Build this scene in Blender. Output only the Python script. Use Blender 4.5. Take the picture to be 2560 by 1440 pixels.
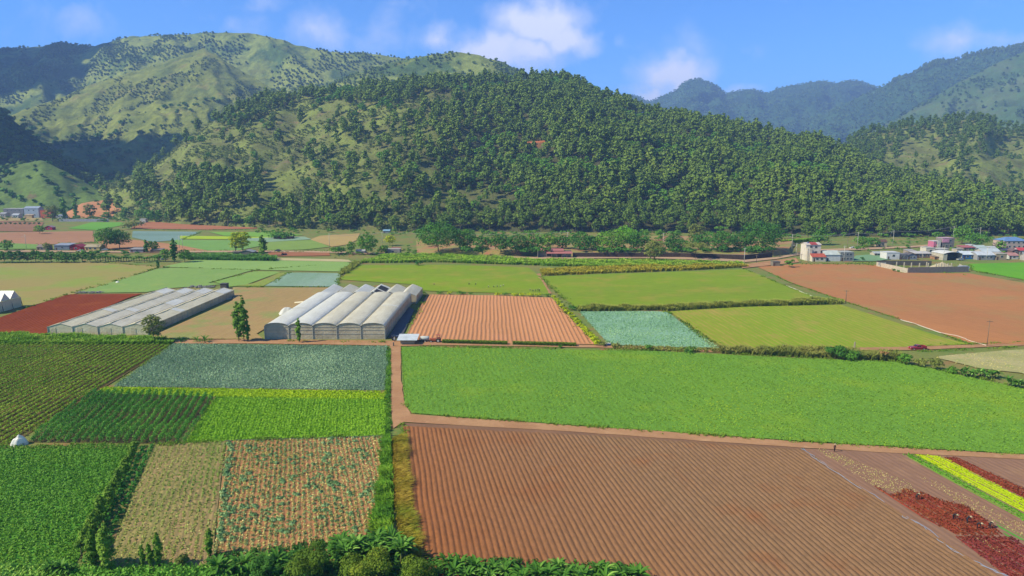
import bpy, math, random
import numpy as np
from mathutils import Matrix, Vector

# ---------------------------------------------------------------- camera, sky, sun, exposure
for o in list(bpy.data.objects): bpy.data.objects.remove(o)
scene = bpy.context.scene
COL = scene.collection
F = 1700.0; YH = 430.0; CH = 56.0
TH = math.atan((720 - YH) / F)
cam = bpy.data.cameras.new('camera'); cam_o = bpy.data.objects.new('camera', cam); COL.objects.link(cam_o)
cam.sensor_width = 36; cam.lens = 36 * F / 2560; cam.clip_start = 1; cam.clip_end = 30000
cam_o.location = (0, 0, CH); cam_o.rotation_euler = (math.pi / 2 - TH, 0, 0)
scene.camera = cam_o

SUN_EL = 44.0
SUN = Vector((-math.cos(math.radians(SUN_EL)), -0.24, math.sin(math.radians(SUN_EL)))).normalized()
sl = bpy.data.lights.new('sun', 'SUN'); so = bpy.data.objects.new('sun', sl); COL.objects.link(so)
sl.energy = 4.6; sl.angle = math.radians(0.5); sl.color = (1.0, 0.92, 0.78)
so.rotation_euler = SUN.to_track_quat('Z', 'Y').to_euler(); so.location = (-300, 0, 900)

w = bpy.data.worlds.new('World'); scene.world = w; w.use_nodes = True
nt = w.node_tree; nt.nodes.clear()
def N(t, kind, **kw):
    n = t.nodes.new(kind)
    for k, v in kw.items(): setattr(n, k, v)
    return n
def mth(t, op, a, b=None, c=None, clamp=False):
    n = N(t, 'ShaderNodeMath', operation=op); n.use_clamp = clamp
    for i, v in enumerate((a, b, c)):
        if v is None: continue
        if isinstance(v, (int, float)): n.inputs[i].default_value = v
        else: t.links.new(v, n.inputs[i])
    return n.outputs[0]
def mixc(t, f, a, b, blend='MIX'):
    n = N(t, 'ShaderNodeMix', data_type='RGBA', blend_type=blend)
    for i, v in ((0, f), (6, a), (7, b)):
        if isinstance(v, (int, float)): n.inputs[i].default_value = v
        elif isinstance(v, tuple): n.inputs[i].default_value = (*v[:3], 1)
        else: t.links.new(v, n.inputs[i])
    return n.outputs[2]
sky = N(nt, 'ShaderNodeTexSky', sky_type='NISHITA'); sky.sun_disc = False
sky.sun_elevation = math.radians(SUN_EL); sky.sun_rotation = math.atan2(SUN.x, SUN.y)
sky.altitude = 1200; sky.air_density = 1.0; sky.dust_density = 0.25; sky.ozone_density = 3.5
tint = mixc(nt, 1.0, sky.outputs[0], (0.40, 0.82, 1.32), 'MULTIPLY')
tc = N(nt, 'ShaderNodeTexCoord'); sp = N(nt, 'ShaderNodeSeparateXYZ'); nt.links.new(tc.outputs['Generated'], sp.inputs[0])
yy = mth(nt, 'MAXIMUM', sp.outputs[1], 0.02)
uu = mth(nt, 'DIVIDE', sp.outputs[0], yy); vv = mth(nt, 'DIVIDE', sp.outputs[2], yy)
cb = N(nt, 'ShaderNodeCombineXYZ'); nt.links.new(uu, cb.inputs[0]); nt.links.new(vv, cb.inputs[1])
def skypt(x, y):
    px, py = x - 1280, 720 - y
    wy = F * math.cos(TH) + py * math.sin(TH); wz = -F * math.sin(TH) + py * math.cos(TH)
    return px / wy, wz / wy
CL = [(1355, 60, 150, 75, 1.0), (1420, 95, 110, 60, .9), (1225, 125, 150, 65, .85), (1330, 130, 150, 60, .75), (1090, 100, 110, 60, .62),
      (960, 85, 110, 90, .38), (800, 75, 110, 55, .42), (590, 62, 100, 45, .42), (170, 45, 120, 75, .40), (650, 5, 110, 30, .35),
      (1680, 195, 130, 62, .85), (1625, 232, 90, 40, .8), (2400, 100, 150, 55, .5), (2520, 110, 140, 45, .45), (1548, 112, 60, 45, .33), (1735, 118, 80, 60, .28),
      (1855, 130, 80, 42, .34), (2290, 110, 80, 30, .25), (1000, 25, 160, 45, .25), (1840, 225, 70, 22, .5), (-300, 80, 260, 90, .6), (3000, 60, 300, 90, .6)]
nz = N(nt, 'ShaderNodeTexNoise'); nz.inputs['Scale'].default_value = 9; nz.inputs['Detail'].default_value = 9; nz.inputs['Roughness'].default_value = .62
nz.inputs['Distortion'].default_value = .25
nt.links.new(cb.outputs[0], nz.inputs['Vector'])
nzw = N(nt, 'ShaderNodeTexNoise'); nzw.inputs['Scale'].default_value = 22; nzw.inputs['Detail'].default_value = 6
nt.links.new(cb.outputs[0], nzw.inputs['Vector'])
wv = N(nt, 'ShaderNodeVectorMath', operation='MULTIPLY_ADD'); nt.links.new(nzw.outputs['Color'], wv.inputs[0])
wv.inputs[1].default_value = (.05, .05, 0); nt.links.new(cb.outputs[0], wv.inputs[2])
acc = None
for (x, y, a, b, s) in CL:
    u0, v0 = skypt(x, y)
    su = N(nt, 'ShaderNodeVectorMath', operation='SUBTRACT'); nt.links.new(wv.outputs[0], su.inputs[0]); su.inputs[1].default_value = (u0 + .025, v0 + .025, 0)
    sc = N(nt, 'ShaderNodeVectorMath', operation='MULTIPLY'); nt.links.new(su.outputs[0], sc.inputs[0]); sc.inputs[1].default_value = (F / a / 1.25, F / b / 1.25, 0)
    ln = N(nt, 'ShaderNodeVectorMath', operation='LENGTH'); nt.links.new(sc.outputs[0], ln.inputs[0])
    q = mth(nt, 'SUBTRACT', 1.0, ln.outputs['Value'], clamp=True)
    q = mth(nt, 'MULTIPLY', q, s * 1.5)
    acc = q if acc is None else mth(nt, 'MAXIMUM', acc, q)
d_ = mth(nt, 'ADD', mth(nt, 'MULTIPLY', acc, 1.15), mth(nt, 'MULTIPLY_ADD', nz.outputs['Fac'], 2.6, -1.50))
cf = mth(nt, 'MULTIPLY', d_, 1.1, clamp=True)
cf = mth(nt, 'MULTIPLY', cf, mth(nt, 'MULTIPLY_ADD', acc, .8, .2, clamp=True), clamp=True)
skc = mixc(nt, cf, tint, (5.9, 6.1, 7.6))
bg = N(nt, 'ShaderNodeBackground'); bg.inputs['Strength'].default_value = 0.10
wo = N(nt, 'ShaderNodeOutputWorld'); nt.links.new(skc, bg.inputs['Color']); nt.links.new(bg.outputs[0], wo.inputs['Surface'])
w.cycles.sampling_method = 'MANUAL'; w.cycles.sample_map_resolution = 512
scene.view_settings.view_transform = 'Standard'; scene.view_settings.look = 'None'
scene.view_settings.gamma = 1; scene.view_settings.exposure = 0.72
scene.cycles.max_bounces = 4; scene.cycles.diffuse_bounces = 2; scene.cycles.glossy_bounces = 2; scene.cycles.volume_bounces = 0

# ---------------------------------------------------------------- helpers
rng = np.random.default_rng(7); random.seed(7)
KC = 0.80
KR, KG, KB = 1.0, 1.0, .80
LG = 1.32                                 # foliage albedo against the hex estimates
def lin(h):
    h = h.lstrip('#'); r = []
    for i in (0, 2, 4):
        c = int(h[i:i + 2], 16) / 255
        r.append((c / 12.92 if c <= .04045 else ((c + .055) / 1.055) ** 2.4) * KC)
    return (r[0] * KR, r[1] * KG, r[2] * KB)
ct, st = math.cos(TH), math.sin(TH)
def ray(x, y):
    px, py = x - 1280, 720 - y
    return np.array([px, F * ct + py * st, -F * st + py * ct])
def gp(x, y, z=0.0):
    r = ray(x, y); t = (z - CH) / r[2]
    return np.array([r[0] * t, r[1] * t, z])
def atdepth(x, y, Y):
    r = ray(x, y); t = Y / r[1]
    return np.array([r[0] * t, Y, CH + r[2] * t])
def proj(P):
    P = np.asarray(P); d = P - np.array([0, 0, CH])
    dep = d[..., 1] * ct - d[..., 2] * st; up = d[..., 1] * st + d[..., 2] * ct
    return 1280 + F * d[..., 0] / dep, 720 - F * up / dep
def mpp(x, y, z=0):                     # metres per source pixel at a ground point
    p = gp(x, y, z); return (p[1] * ct + (CH - p[2]) * st) / F

def hsh(ix, iy, s):
    n = (ix.astype(np.int64) * 374761393 + iy.astype(np.int64) * 668265263 + s * 69069) & 0xffffffff
    n = ((n ^ (n >> 13)) * 1274126177) & 0xffffffff
    n = n ^ (n >> 16)
    return (n & 0xffff) / 65535.0
def vnoise(x, y, s=0):
    x = np.asarray(x, float); y = np.asarray(y, float)
    ix = np.floor(x); iy = np.floor(y); fx = x - ix; fy = y - iy
    fx = fx * fx * (3 - 2 * fx); fy = fy * fy * (3 - 2 * fy)
    a = hsh(ix, iy, s); b = hsh(ix + 1, iy, s); c = hsh(ix, iy + 1, s); d = hsh(ix + 1, iy + 1, s)
    return (a + (b - a) * fx) * (1 - fy) + (c + (d - c) * fx) * fy
def fbm(x, y, o=4, s=0):
    r = 0; a = .5; t = 0
    for i in range(o):
        r = r + a * vnoise(x, y, s + i * 17); t += a; a *= .5; x = x * 2.03 + 5.1; y = y * 2.03 + 1.7
    return r / t

def tag(o, label=None, cat=None, group=None, kind=None):
    if label: o['label'] = label
    if cat: o['category'] = cat
    if group: o['group'] = group
    if kind: o['kind'] = kind
    return o

class MB:
    def __init__(s): s.v = []; s.q = []; s.t = []; s.n = 0; s.tq = []; s.tt = []
    def addv(s, V): V = np.asarray(V, float).reshape(-1, 3); s.v.append(V); b = s.n; s.n += len(V); return b
    def add(s, V, Q=None, T=None, tint=.5):
        b = s.addv(V)
        if Q is not None and len(Q):
            Q = np.asarray(Q, int).reshape(-1, 4) + b; s.q.append(Q); s.tq.append(np.broadcast_to(np.asarray(tint, float), (len(Q),)))
        if T is not None and len(T):
            T = np.asarray(T, int).reshape(-1, 3) + b; s.t.append(T); s.tt.append(np.broadcast_to(np.asarray(tint, float), (len(T),)))
        return s
    def box(s, c, d, rz=0.0, taper=1.0):
        x, y, z = d[0] / 2, d[1] / 2, d[2] / 2; k = taper
        V = np.array([(-x, -y, -z), (x, -y, -z), (x, y, -z), (-x, y, -z), (-x * k, -y * k, z), (x * k, -y * k, z), (x * k, y * k, z), (-x * k, y * k, z)])
        if rz: cz, sz = math.cos(rz), math.sin(rz); V = V @ np.array([[cz, sz, 0], [-sz, cz, 0], [0, 0, 1]])
        return s.add(V + np.array(c), [(0, 3, 2, 1), (4, 5, 6, 7), (0, 1, 5, 4), (1, 2, 6, 5), (2, 3, 7, 6), (3, 0, 4, 7)])
    def tube(s, pts, rad, n=6, cap=True):
        pts = [np.array(p, float) for p in pts]; R = rad if hasattr(rad, '__len__') else [rad] * len(pts)
        V = []
        for i, p in enumerate(pts):
            d = pts[min(i + 1, len(pts) - 1)] - pts[max(i - 1, 0)]; d = d / (np.linalg.norm(d) + 1e-9)
            a = np.cross(d, (0, 0, 1) if abs(d[2]) < .9 else (1, 0, 0)); a /= np.linalg.norm(a); b = np.cross(d, a)
            for k in range(n):
                t = 2 * math.pi * k / n; V.append(p + R[i] * (a * math.cos(t) + b * math.sin(t)))
        Q = [(i * n + k, i * n + (k + 1) % n, (i + 1) * n + (k + 1) % n, (i + 1) * n + k) for i in range(len(pts) - 1) for k in range(n)]
        T = []
        if cap:
            V.append(pts[0]); V.append(pts[-1]); m = len(pts) * n
            T = [(m, (k + 1) % n, k) for k in range(n)] + [(m + 1, m - n + k, m - n + (k + 1) % n) for k in range(n)]
        return s.add(V, Q, T)
    def prism(s, prof, a, b):            # profile [(u,z)] extruded from point a to b (plan), u perpendicular
        a = np.array(a, float); b = np.array(b, float); d = (b - a)[:2]; d = d / np.linalg.norm(d); nx, ny = d[1], -d[0]
        n = len(prof); V = []
        for e in (a, b):
            for u, z in prof: V.append((e[0] + nx * u, e[1] + ny * u, e[2] + z))
        Q = [(i, (i + 1) % n, n + (i + 1) % n, n + i) for i in range(n)]
        T = [(0, i + 1, i) for i in range(1, n - 1)] + [(n, n + i, n + i + 1) for i in range(1, n - 1)]
        return s.add(V, Q, T)
    def build(s, name, mat=None, parent=None, smooth=False, tint=False):
        me = bpy.data.meshes.new(name)
        V = np.concatenate(s.v) if s.v else np.zeros((0, 3))
        q = np.concatenate(s.q) if s.q else np.zeros((0, 4), int); t = np.concatenate(s.t) if s.t else np.zeros((0, 3), int)
        me.vertices.add(len(V)); me.vertices.foreach_set('co', V.astype(np.float32).ravel())
        nl = q.size + t.size; me.loops.add(nl); me.loops.foreach_set('vertex_index', np.concatenate([q.ravel(), t.ravel()]).astype(np.int32))
        me.polygons.add(len(q) + len(t))
        ls = np.concatenate([np.arange(len(q)) * 4, q.size + np.arange(len(t)) * 3]).astype(np.int32)
        me.polygons.foreach_set('loop_start', ls)
        me.update(calc_edges=True)
        me.polygons.foreach_set('use_smooth', np.full(len(me.polygons), bool(smooth)))
        if tint:
            at = me.attributes.new('tint', 'FLOAT', 'FACE')
            at.data.foreach_set('value', np.concatenate(s.tq + s.tt).astype(np.float32))
        if mat: me.materials.append(mat)
        o = bpy.data.objects.new(name, me); COL.objects.link(o)
        if parent: o.parent = parent
        return o

def empty(name, loc, rz=0.0):
    o = bpy.data.objects.new(name, None); COL.objects.link(o); o.location = [float(c) for c in loc]; o.rotation_euler = (0, 0, rz)
    o.empty_display_size = .5; return o
KIDS = {}
def kids(o): return [c for c in bpy.data.objects if c.parent == o]
def copy_tree(root, loc, rz=0.0, sc=1.0, label=None, group=None):
    if root.name not in KIDS: KIDS[root.name] = [(c, kids(c)) for c in kids(root)]
    r = root.copy(); COL.objects.link(r); r.location = [float(c) for c in loc]; r.rotation_euler = (0, 0, rz)
    r.scale = sc if hasattr(sc, '__len__') else (sc, sc, sc)
    if label: r['label'] = label
    if group: r['group'] = group
    for c, g in KIDS[root.name]:
        d = c.copy(); COL.objects.link(d); d.parent = r
        for h in g: e = h.copy(); COL.objects.link(e); e.parent = d
    return r

# ---------------------------------------------------------------- materials
MATS = {}
def base_mat(name, rough=.9, spec=.2):
    m = bpy.data.materials.new(name); m.use_nodes = True; t = m.node_tree; b = t.nodes['Principled BSDF']
    b.inputs['Roughness'].default_value = rough; b.inputs['Specular IOR Level'].default_value = spec
    return m, t, b
def noise(t, vec, scale, det=4, rough=.55):
    n = N(t, 'ShaderNodeTexNoise'); n.inputs['Scale'].default_value = scale; n.inputs['Detail'].default_value = det; n.inputs['Roughness'].default_value = rough
    if vec is not None: t.links.new(vec, n.inputs['Vector'])
    return n.outputs['Fac']
def ramp(t, f, lo, hi):
    n = N(t, 'ShaderNodeMapRange'); n.inputs[1].default_value = lo; n.inputs[2].default_value = hi; n.clamp = True
    t.links.new(f, n.inputs[0]); return n.outputs[0]
def ground(name, a, b, c=None, s1=.03, s2=.8, rot=None, stretch=6.0, stripe=None, cth=(.55, .75), bump=.0, fine=.35, rough=.95, grad=None):
    """soil / crop surface: a<->b by broad noise, c in patches, grain along rows, optional row colour stripes (spacing, colour, width)"""
    key = ('g', name)
    if key in MATS: return MATS[key]
    m, t, bs = base_mat(name, rough, .1); g = N(t, 'ShaderNodeNewGeometry'); P = g.outputs['Position']
    mp = N(t, 'ShaderNodeMapping'); t.links.new(P, mp.inputs[0]); mp.inputs['Rotation'].default_value = (0, 0, -(rot or 0)); V = mp.outputs[0]
    mp2 = N(t, 'ShaderNodeMapping'); t.links.new(V, mp2.inputs[0]); mp2.inputs['Scale'].default_value = (1 / stretch, 1, 1)
    f = ramp(t, noise(t, mp2.outputs[0] if rot is not None else P, s1, 5), .36, .64)
    col = mixc(t, f, a, b)
    if grad:                                  # drier soil towards one side of the field
        sg = N(t, 'ShaderNodeSeparateXYZ'); t.links.new(P, sg.inputs[0])
        gv = mth(t, 'ADD', mth(t, 'MULTIPLY_ADD', sg.outputs[1], grad[3], sg.outputs[0]), mth(t, 'MULTIPLY', noise(t, P, .03, 4), 30)); col = mixc(t, ramp(t, gv, grad[0], grad[1]), col, grad[2])
    if c: col = mixc(t, ramp(t, noise(t, P, s1 * 2.3, 5, .6), *cth), col, c)
    fn = noise(t, mp2.outputs[0] if rot is not None else P, s2, 5, .7)
    if stripe:
        sx = N(t, 'ShaderNodeSeparateXYZ'); t.links.new(V, sx.inputs[0])
        wob = mth(t, 'MULTIPLY', noise(t, P, .5, 3), stripe[0] * .35)
        ph = mth(t, 'MULTIPLY', mth(t, 'ADD', sx.outputs[1], wob), 1 / stripe[0]); fr = mth(t, 'FRACT', ph)
        tr = mth(t, 'ABSOLUTE', mth(t, 'SUBTRACT', fr, .5)); k = ramp(t, tr, stripe[2] * .5, stripe[2] * .5 + .16)
        k = mth(t, 'MULTIPLY', mth(t, 'SUBTRACT', 1.0, k), ramp(t, fn, .3, .55))
        col = mixc(t, mth(t, 'MULTIPLY', k, stripe[3] if len(stripe) > 3 else 1.0), col, stripe[1])
    v = ramp(t, fn, .25, .75); v = mth(t, 'MULTIPLY_ADD', v, fine, 1 - fine / 2)
    cc = N(t, 'ShaderNodeVectorMath', operation='SCALE'); t.links.new(col, cc.inputs[0]); t.links.new(v, cc.inputs['Scale'])
    t.links.new(cc.outputs[0], bs.inputs['Base Color'])
    if bump:
        bn = N(t, 'ShaderNodeBump'); bn.inputs['Strength'].default_value = 1; bn.inputs['Distance'].default_value = bump
        t.links.new(noise(t, P, s2 * 1.6, 4, .7), bn.inputs['Height']); t.links.new(bn.outputs[0], bs.inputs['Normal'])
    MATS[key] = m; return m
def leafm(name, a, b, c=None, rnd=.5, trans=.25):
    a, b, c = [(v[0] * LG, v[1] * LG, v[2] * LG * .72) if v else v for v in (a, b, c)]
    key = ('l', name)
    if key in MATS: return MATS[key]
    m, t, bs = base_mat(name, .7, .15)
    at = N(t, 'ShaderNodeAttribute', attribute_name='tint'); oi = N(t, 'ShaderNodeObjectInfo')
    f = mth(t, 'ADD', mth(t, 'MULTIPLY', at.outputs['Fac'], 1 - rnd * .6), mth(t, 'MULTIPLY', mth(t, 'SUBTRACT', oi.outputs['Random'], .25), rnd), clamp=True)
    col = mixc(t, f, a, b)
    if c: col = mixc(t, ramp(t, f, .72, 1.0), col, c)
    t.links.new(col, bs.inputs['Base Color'])
    if trans:
        tr = N(t, 'ShaderNodeBsdfTranslucent'); t.links.new(col, tr.inputs['Color'])
        mx = N(t, 'ShaderNodeMixShader'); mx.inputs[0].default_value = trans; t.links.new(bs.outputs[0], mx.inputs[1]); t.links.new(tr.outputs[0], mx.inputs[2])
        t.links.new(mx.outputs[0], t.nodes['Material Output'].inputs['Surface'])
    MATS[key] = m; return m
def solid(name, a, rough=.7, dirt=.25, s=.6, metal=0.0, spec=.3, b=None):
    key = ('s', name)
    if key in MATS: return MATS[key]
    m, t, bs = base_mat(name, rough, spec); bs.inputs['Metallic'].default_value = metal
    g = N(t, 'ShaderNodeNewGeometry'); n = ramp(t, noise(t, g.outputs['Position'], s, 6, .65), .3, .7)
    b = b or tuple(c * (1 - dirt * 1.6) for c in a)
    t.links.new(mixc(t, n, b, a), bs.inputs['Base Color']); MATS[key] = m; return m
def plastic(name, a, b, tr=.35):
    a, b = [tuple(min(.9, q * 1.18) for q in v) for v in (a, b)]
    key = ('p', name)
    if key in MATS: return MATS[key]
    m, t, bs = base_mat(name, .38, .45); g = N(t, 'ShaderNodeNewGeometry')
    mp = N(t, 'ShaderNodeMapping'); t.links.new(g.outputs['Position'], mp.inputs[0]); mp.inputs['Scale'].default_value = (1, .35, 1)
    n = ramp(t, noise(t, mp.outputs[0], .35, 6, .65), .35, .65); col = mixc(t, n, a, b)
    sx = N(t, 'ShaderNodeSeparateXYZ'); t.links.new(g.outputs['Position'], sx.inputs[0])
    fr = mth(t, 'FRACT', mth(t, 'MULTIPLY', sx.outputs[1], 1 / 3.0)); k = mth(t, 'LESS_THAN', fr, .045)
    col = mixc(t, mth(t, 'MULTIPLY', k, .35), col, tuple(c * .55 for c in b))
    t.links.new(col, bs.inputs['Base Color']); tn = N(t, 'ShaderNodeBsdfTranslucent'); t.links.new(col, tn.inputs['Color'])
    bn = N(t, 'ShaderNodeBump'); bn.inputs['Distance'].default_value = .12; t.links.new(noise(t, mp.outputs[0], 1.4, 3), bn.inputs['Height']); t.links.new(bn.outputs[0], bs.inputs['Normal'])
    mx = N(t, 'ShaderNodeMixShader'); mx.inputs[0].default_value = tr; t.links.new(bs.outputs[0], mx.inputs[1]); t.links.new(tn.outputs[0], mx.inputs[2])
    t.links.new(mx.outputs[0], t.nodes['Material Output'].inputs['Surface']); MATS[key] = m; return m
# ---------------------------------------------------------------- ground, fields
ZF = [0.03]
def struct(o): o['kind'] = 'structure'; return o
def polyw(pts, z=0.0): return np.array([gp(x, y, z)[:2] for x, y in pts])
def rowdir(a, b):
    d = gp(*b)[:2] - gp(*a)[:2]; return d / np.linalg.norm(d)
def clip_rows(P, d, us):
    n = np.array([-d[1], d[0]]); U = P @ n; Vv = P @ d; lo = np.full(len(us), np.inf); hi = np.full(len(us), -np.inf)
    for i in range(len(P)):
        j = (i + 1) % len(P); a, b = U[i], U[j]
        if abs(a - b) < 1e-9: continue
        t = (us - a) / (b - a); ok = (t >= 0) & (t <= 1); v = Vv[i] + t * (Vv[j] - Vv[i])
        lo = np.where(ok, np.minimum(lo, v), lo); hi = np.where(ok, np.maximum(hi, v), hi)
    return n, U, lo, hi
def field(name, pts, mat, d=None, sp=1.2, h=0.0, per=6, step=1.5, rough=.03, z0=None, sharp=1.0, wob=.12):
    """a field: its ground follows the furrows (real relief) when h > 0"""
    P = polyw(pts); z = ZF[0] if z0 is None else z0; ZF[0] += .006
    if d is None: d = rowdir(pts[0], pts[1])
    mb = MB(); n = np.array([-d[1], d[0]]); U = P @ n
    du = sp / per if h > 0 else 2.5
    us = np.arange(U.min() + .01, U.max() - .01, du)
    n, U, lo, hi = clip_rows(P, d, us); K = max(2, int((hi - lo).max() / step))
    K = min(K, 170)
    tt = np.linspace(0, 1, K); V = lo[:, None] + (hi - lo)[:, None] * tt[None]
    Ug = np.repeat(us[:, None], K, 1)
    wv_ = (vnoise(V * .09, Ug * .05, 3) - .5) * wob * 2
    X = Ug * n[0] + V * d[0]; Y = Ug * n[1] + V * d[1]
    zz = z + rough * (fbm(X * 1.1, Y * 1.1, 3, 5) - .3)
    if h > 0:
        ph = .5 + .5 * np.cos(2 * math.pi * (Ug + wv_) / sp); edge = np.minimum(1, np.minimum(tt, 1 - tt)[None] * (hi - lo)[:, None] / 1.5)
        zz = zz + h * ph ** sharp * edge * (.75 + .5 * vnoise(X * .8, Y * .8, 9))
    VV = np.stack([X, Y, zz], -1).reshape(-1, 3); A = len(us)
    i, j = np.meshgrid(np.arange(A - 1), np.arange(K - 1), indexing='ij'); q = np.stack([i * K + j, i * K + j + 1, (i + 1) * K + j + 1, (i + 1) * K + j], -1).reshape(-1, 4)
    q = q[:, ::-1]
    mb.add(VV, q); o = mb.build(name, mat, smooth=True); return struct(o)
def inpoly(P, x, y):
    r = np.zeros(len(x), bool); j = len(P) - 1
    for i in range(len(P)):
        c = ((P[i, 1] > y) != (P[j, 1] > y)) & (x < (P[j, 0] - P[i, 0]) * (y - P[i, 1]) / (P[j, 1] - P[i, 1] + 1e-12) + P[i, 0]); r ^= c; j = i
    return r
def leaves(C, nrm, L, W, tint, mb, droop=0):
    """quads centred at C with normals nrm"""
    n = len(C); nrm = nrm / (np.linalg.norm(nrm, axis=1, keepdims=True) + 1e-9)
    r = rng.normal(size=(n, 3)); a = np.cross(nrm, r); a /= (np.linalg.norm(a, axis=1, keepdims=True) + 1e-9); b = np.cross(nrm, a)
    L = np.broadcast_to(L, (n,))[:, None]; W = np.broadcast_to(W, (n,))[:, None]
    V = np.stack([C - a * L, C - b * W, C + a * L, C + b * W], 1)
    mb.add(V, np.arange(4 * n).reshape(n, 4), tint=tint)
def crop(name, label, cat, pts, mat, sx, sy, h, n=5, size=.2, d=None, jit=.25, up=.6, prob=1.0, zb=.03, shape='tuft', spread=None, patch=None, tb=.5, stuff=True):
    """plants set out over a field; what nobody could count is one 'stuff' object"""
    P = polyw(pts); d = d if d is not None else np.array([0, 1.0]); nn = np.array([-d[1], d[0]])
    U = P @ nn; V = P @ d; u, v = np.meshgrid(np.arange(U.min(), U.max(), sx), np.arange(V.min(), V.max(), sy), indexing='ij')
    u = u.ravel() + rng.normal(size=u.size) * sx * jit * (1 if jit > .3 else .35); v = v.ravel() + rng.normal(size=v.size) * sy * jit * 1.4
    x = u * nn[0] + v * d[0]; y = u * nn[1] + v * d[1]; k = inpoly(P, x, y) & (rng.random(len(x)) < prob)
    if patch is not None: k &= rng.random(len(x)) < patch(x, y)
    x, y = x[k], y[k]; m = len(x); mb = MB(); spd = spread if spread is not None else size
    hh = h * (.65 + .7 * vnoise(x * .25, y * .25, 4)) ; big = fbm(x * .06, y * .06, 3, 8)
    C = np.repeat(np.stack([x, y, np.full(m, zb)], 1), n, 0); o = rng.normal(size=(m * n, 3)) * np.array([spd, spd, 0])
    zt = rng.random(m * n) ** .6; C = C + o; C[:, 2] += zt * np.repeat(hh, n)
    nr = np.stack([o[:, 0] / (spd + 1e-6) * .5, o[:, 1] / (spd + 1e-6) * .5, np.full(m * n, up)], 1) + rng.normal(size=(m * n, 3)) * .35
    t = np.clip(tb + (np.repeat(big, n) - .5) * 1.1 + rng.normal(size=m * n) * .16 + (np.repeat(rng.random(m), n) - .5) * .35, 0, 1)
    s = size * (.7 + .6 * rng.random(m * n)); leaves(C, nr, s, s * .7, t, mb)
    ob = mb.build(name, mat, tint=True); tag(ob, label, cat, kind='stuff' if stuff else None); return ob

G_verge = ground('verge', lin('#6c8240'), lin('#867f4a'), lin('#96704e'), .05, 1.2, cth=(.56, .66), bump=.1, fine=.5)
mb = MB(); gx = np.concatenate([np.linspace(-9000, -500, 12), np.linspace(-450, 700, 24), np.linspace(800, 9000, 12)]); gy = np.concatenate([np.linspace(-60, 700, 30), np.linspace(800, 9000, 16)])
X, Y = np.meshgrid(gx, gy, indexing='ij'); A, B = X.shape; i, j = np.meshgrid(np.arange(A - 1), np.arange(B - 1), indexing='ij')
mb.add(np.stack([X, Y, X * 0 - .02], -1), np.stack([i * B + j, (i + 1) * B + j, (i + 1) * B + j + 1, i * B + j + 1], -1).reshape(-1, 4))
struct(mb.build('ground', G_verge))

def rot(d): return math.atan2(d[1], d[0])
dy = np.array([0., 1.]); dx = np.array([1., 0.])
# near left
dB = rowdir((60, 1085), (425, 865)); dP = rowdir((1260, 1100), (1365, 1332)); dT = rowdir((462, 1110), (535, 990))
S = lin
f_bean = [(-260, 862), (0, 862), (280, 856), (432, 864), (280, 958), (140, 1040), (62, 1092), (0, 1116), (-400, 1116)]
field('bean_field', f_bean, ground('bean_soil', S('#6c5a34'), S('#645632'), S('#806a42'), .06, 1.5), dB, 1.8, .16)
f_cab = [(432, 860), (968, 866), (971, 976), (284, 966)]
field('cabbage_field', f_cab, ground('cab_soil', S('#6d8078'), S('#5d7066'), None, .06, 1.5), dy, .8, .08)
f_str = [(284, 968), (972, 979), (968, 1000), (538, 992), (240, 982), (262, 968)]
field('lettuce_strip', f_str, ground('strip_soil', S('#8fae1c'), S('#7ea32a'), S('#a9bc14'), .1, 1.2), dx)
f_tall = [(236, 984), (534, 992), (462, 1110), (64, 1106), (140, 1042)]
field('pepper_field', f_tall, ground('pep_soil', S('#4f4c30'), S('#5c5434'), None, .1, 1.2), dT)
f_brt = [(538, 993), (966, 1000), (966, 1088), (466, 1106)]
field('carrot_field', f_brt, ground('brt_soil', S('#6b9a22'), S('#7da92b'), None, .05, .9, rot=rot(dT)), dT, 1.4, .16, per=6)
f_pot = [(-500, 1118), (0, 1118), (345, 1112), (325, 1165), (290, 1240), (238, 1330), (170, 1440), (100, 1500), (-560, 1500)]
field('potato_field', f_pot, ground('pot_soil', S('#4e8a2a'), S('#5c8f30'), S('#4c8038'), .12, 1.5), dx)
dH = rowdir((300, 1400), (420, 1113))
f_dk = [(348, 1116), (386, 1114), (300, 1320), (262, 1425), (196, 1425), (262, 1290)]
field('kitchen_row', f_dk, ground('dk_soil', S('#6d7a3e'), S('#8b7350'), None, .2, 1.2), dH)
f_har = [(388, 1113), (565, 1104), (540, 1300), (534, 1424), (262, 1428), (300, 1320)]
field('harvested_field', f_har, ground('har_soil', S('#a08560'), S('#8d8a52'), S('#b08c6c'), .1, 2.0, rot=rot(dH), stretch=8), dH, 1.0, .1)
dS = rowdir((775, 1370), (765, 1098))
f_spa = [(567, 1104), (963, 1091), (962, 1200), (930, 1310), (880, 1400), (534, 1424), (548, 1260)]
field('stubble_field', f_spa, ground('spa_soil', S('#a87a58'), S('#9c7c54'), S('#a66c4a'), .12, 2.2, rot=rot(dS), stretch=5, stripe=(.85, S('#a5704f'), .30, .8)), dS, .85, .07)
f_bot = [(-600, 1418), (200, 1418), (560, 1418), (700, 1432), (700, 1600), (-600, 1600)]
field('maize_strip', f_bot, ground('bot_soil', S('#5d8b33'), S('#6f9a3a'), None, .2, 1.5), dx)
f_bank = [(520, 1392), (1000, 1330), (1046, 1392), (1600, 1418), (1640, 1480), (1640, 1700), (500, 1700)]
field('grass_bank', f_bank, ground('bank_soil', S('#3f5a26'), S('#52652e'), S('#6a5a40'), .15, 1.5), dx)
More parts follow.
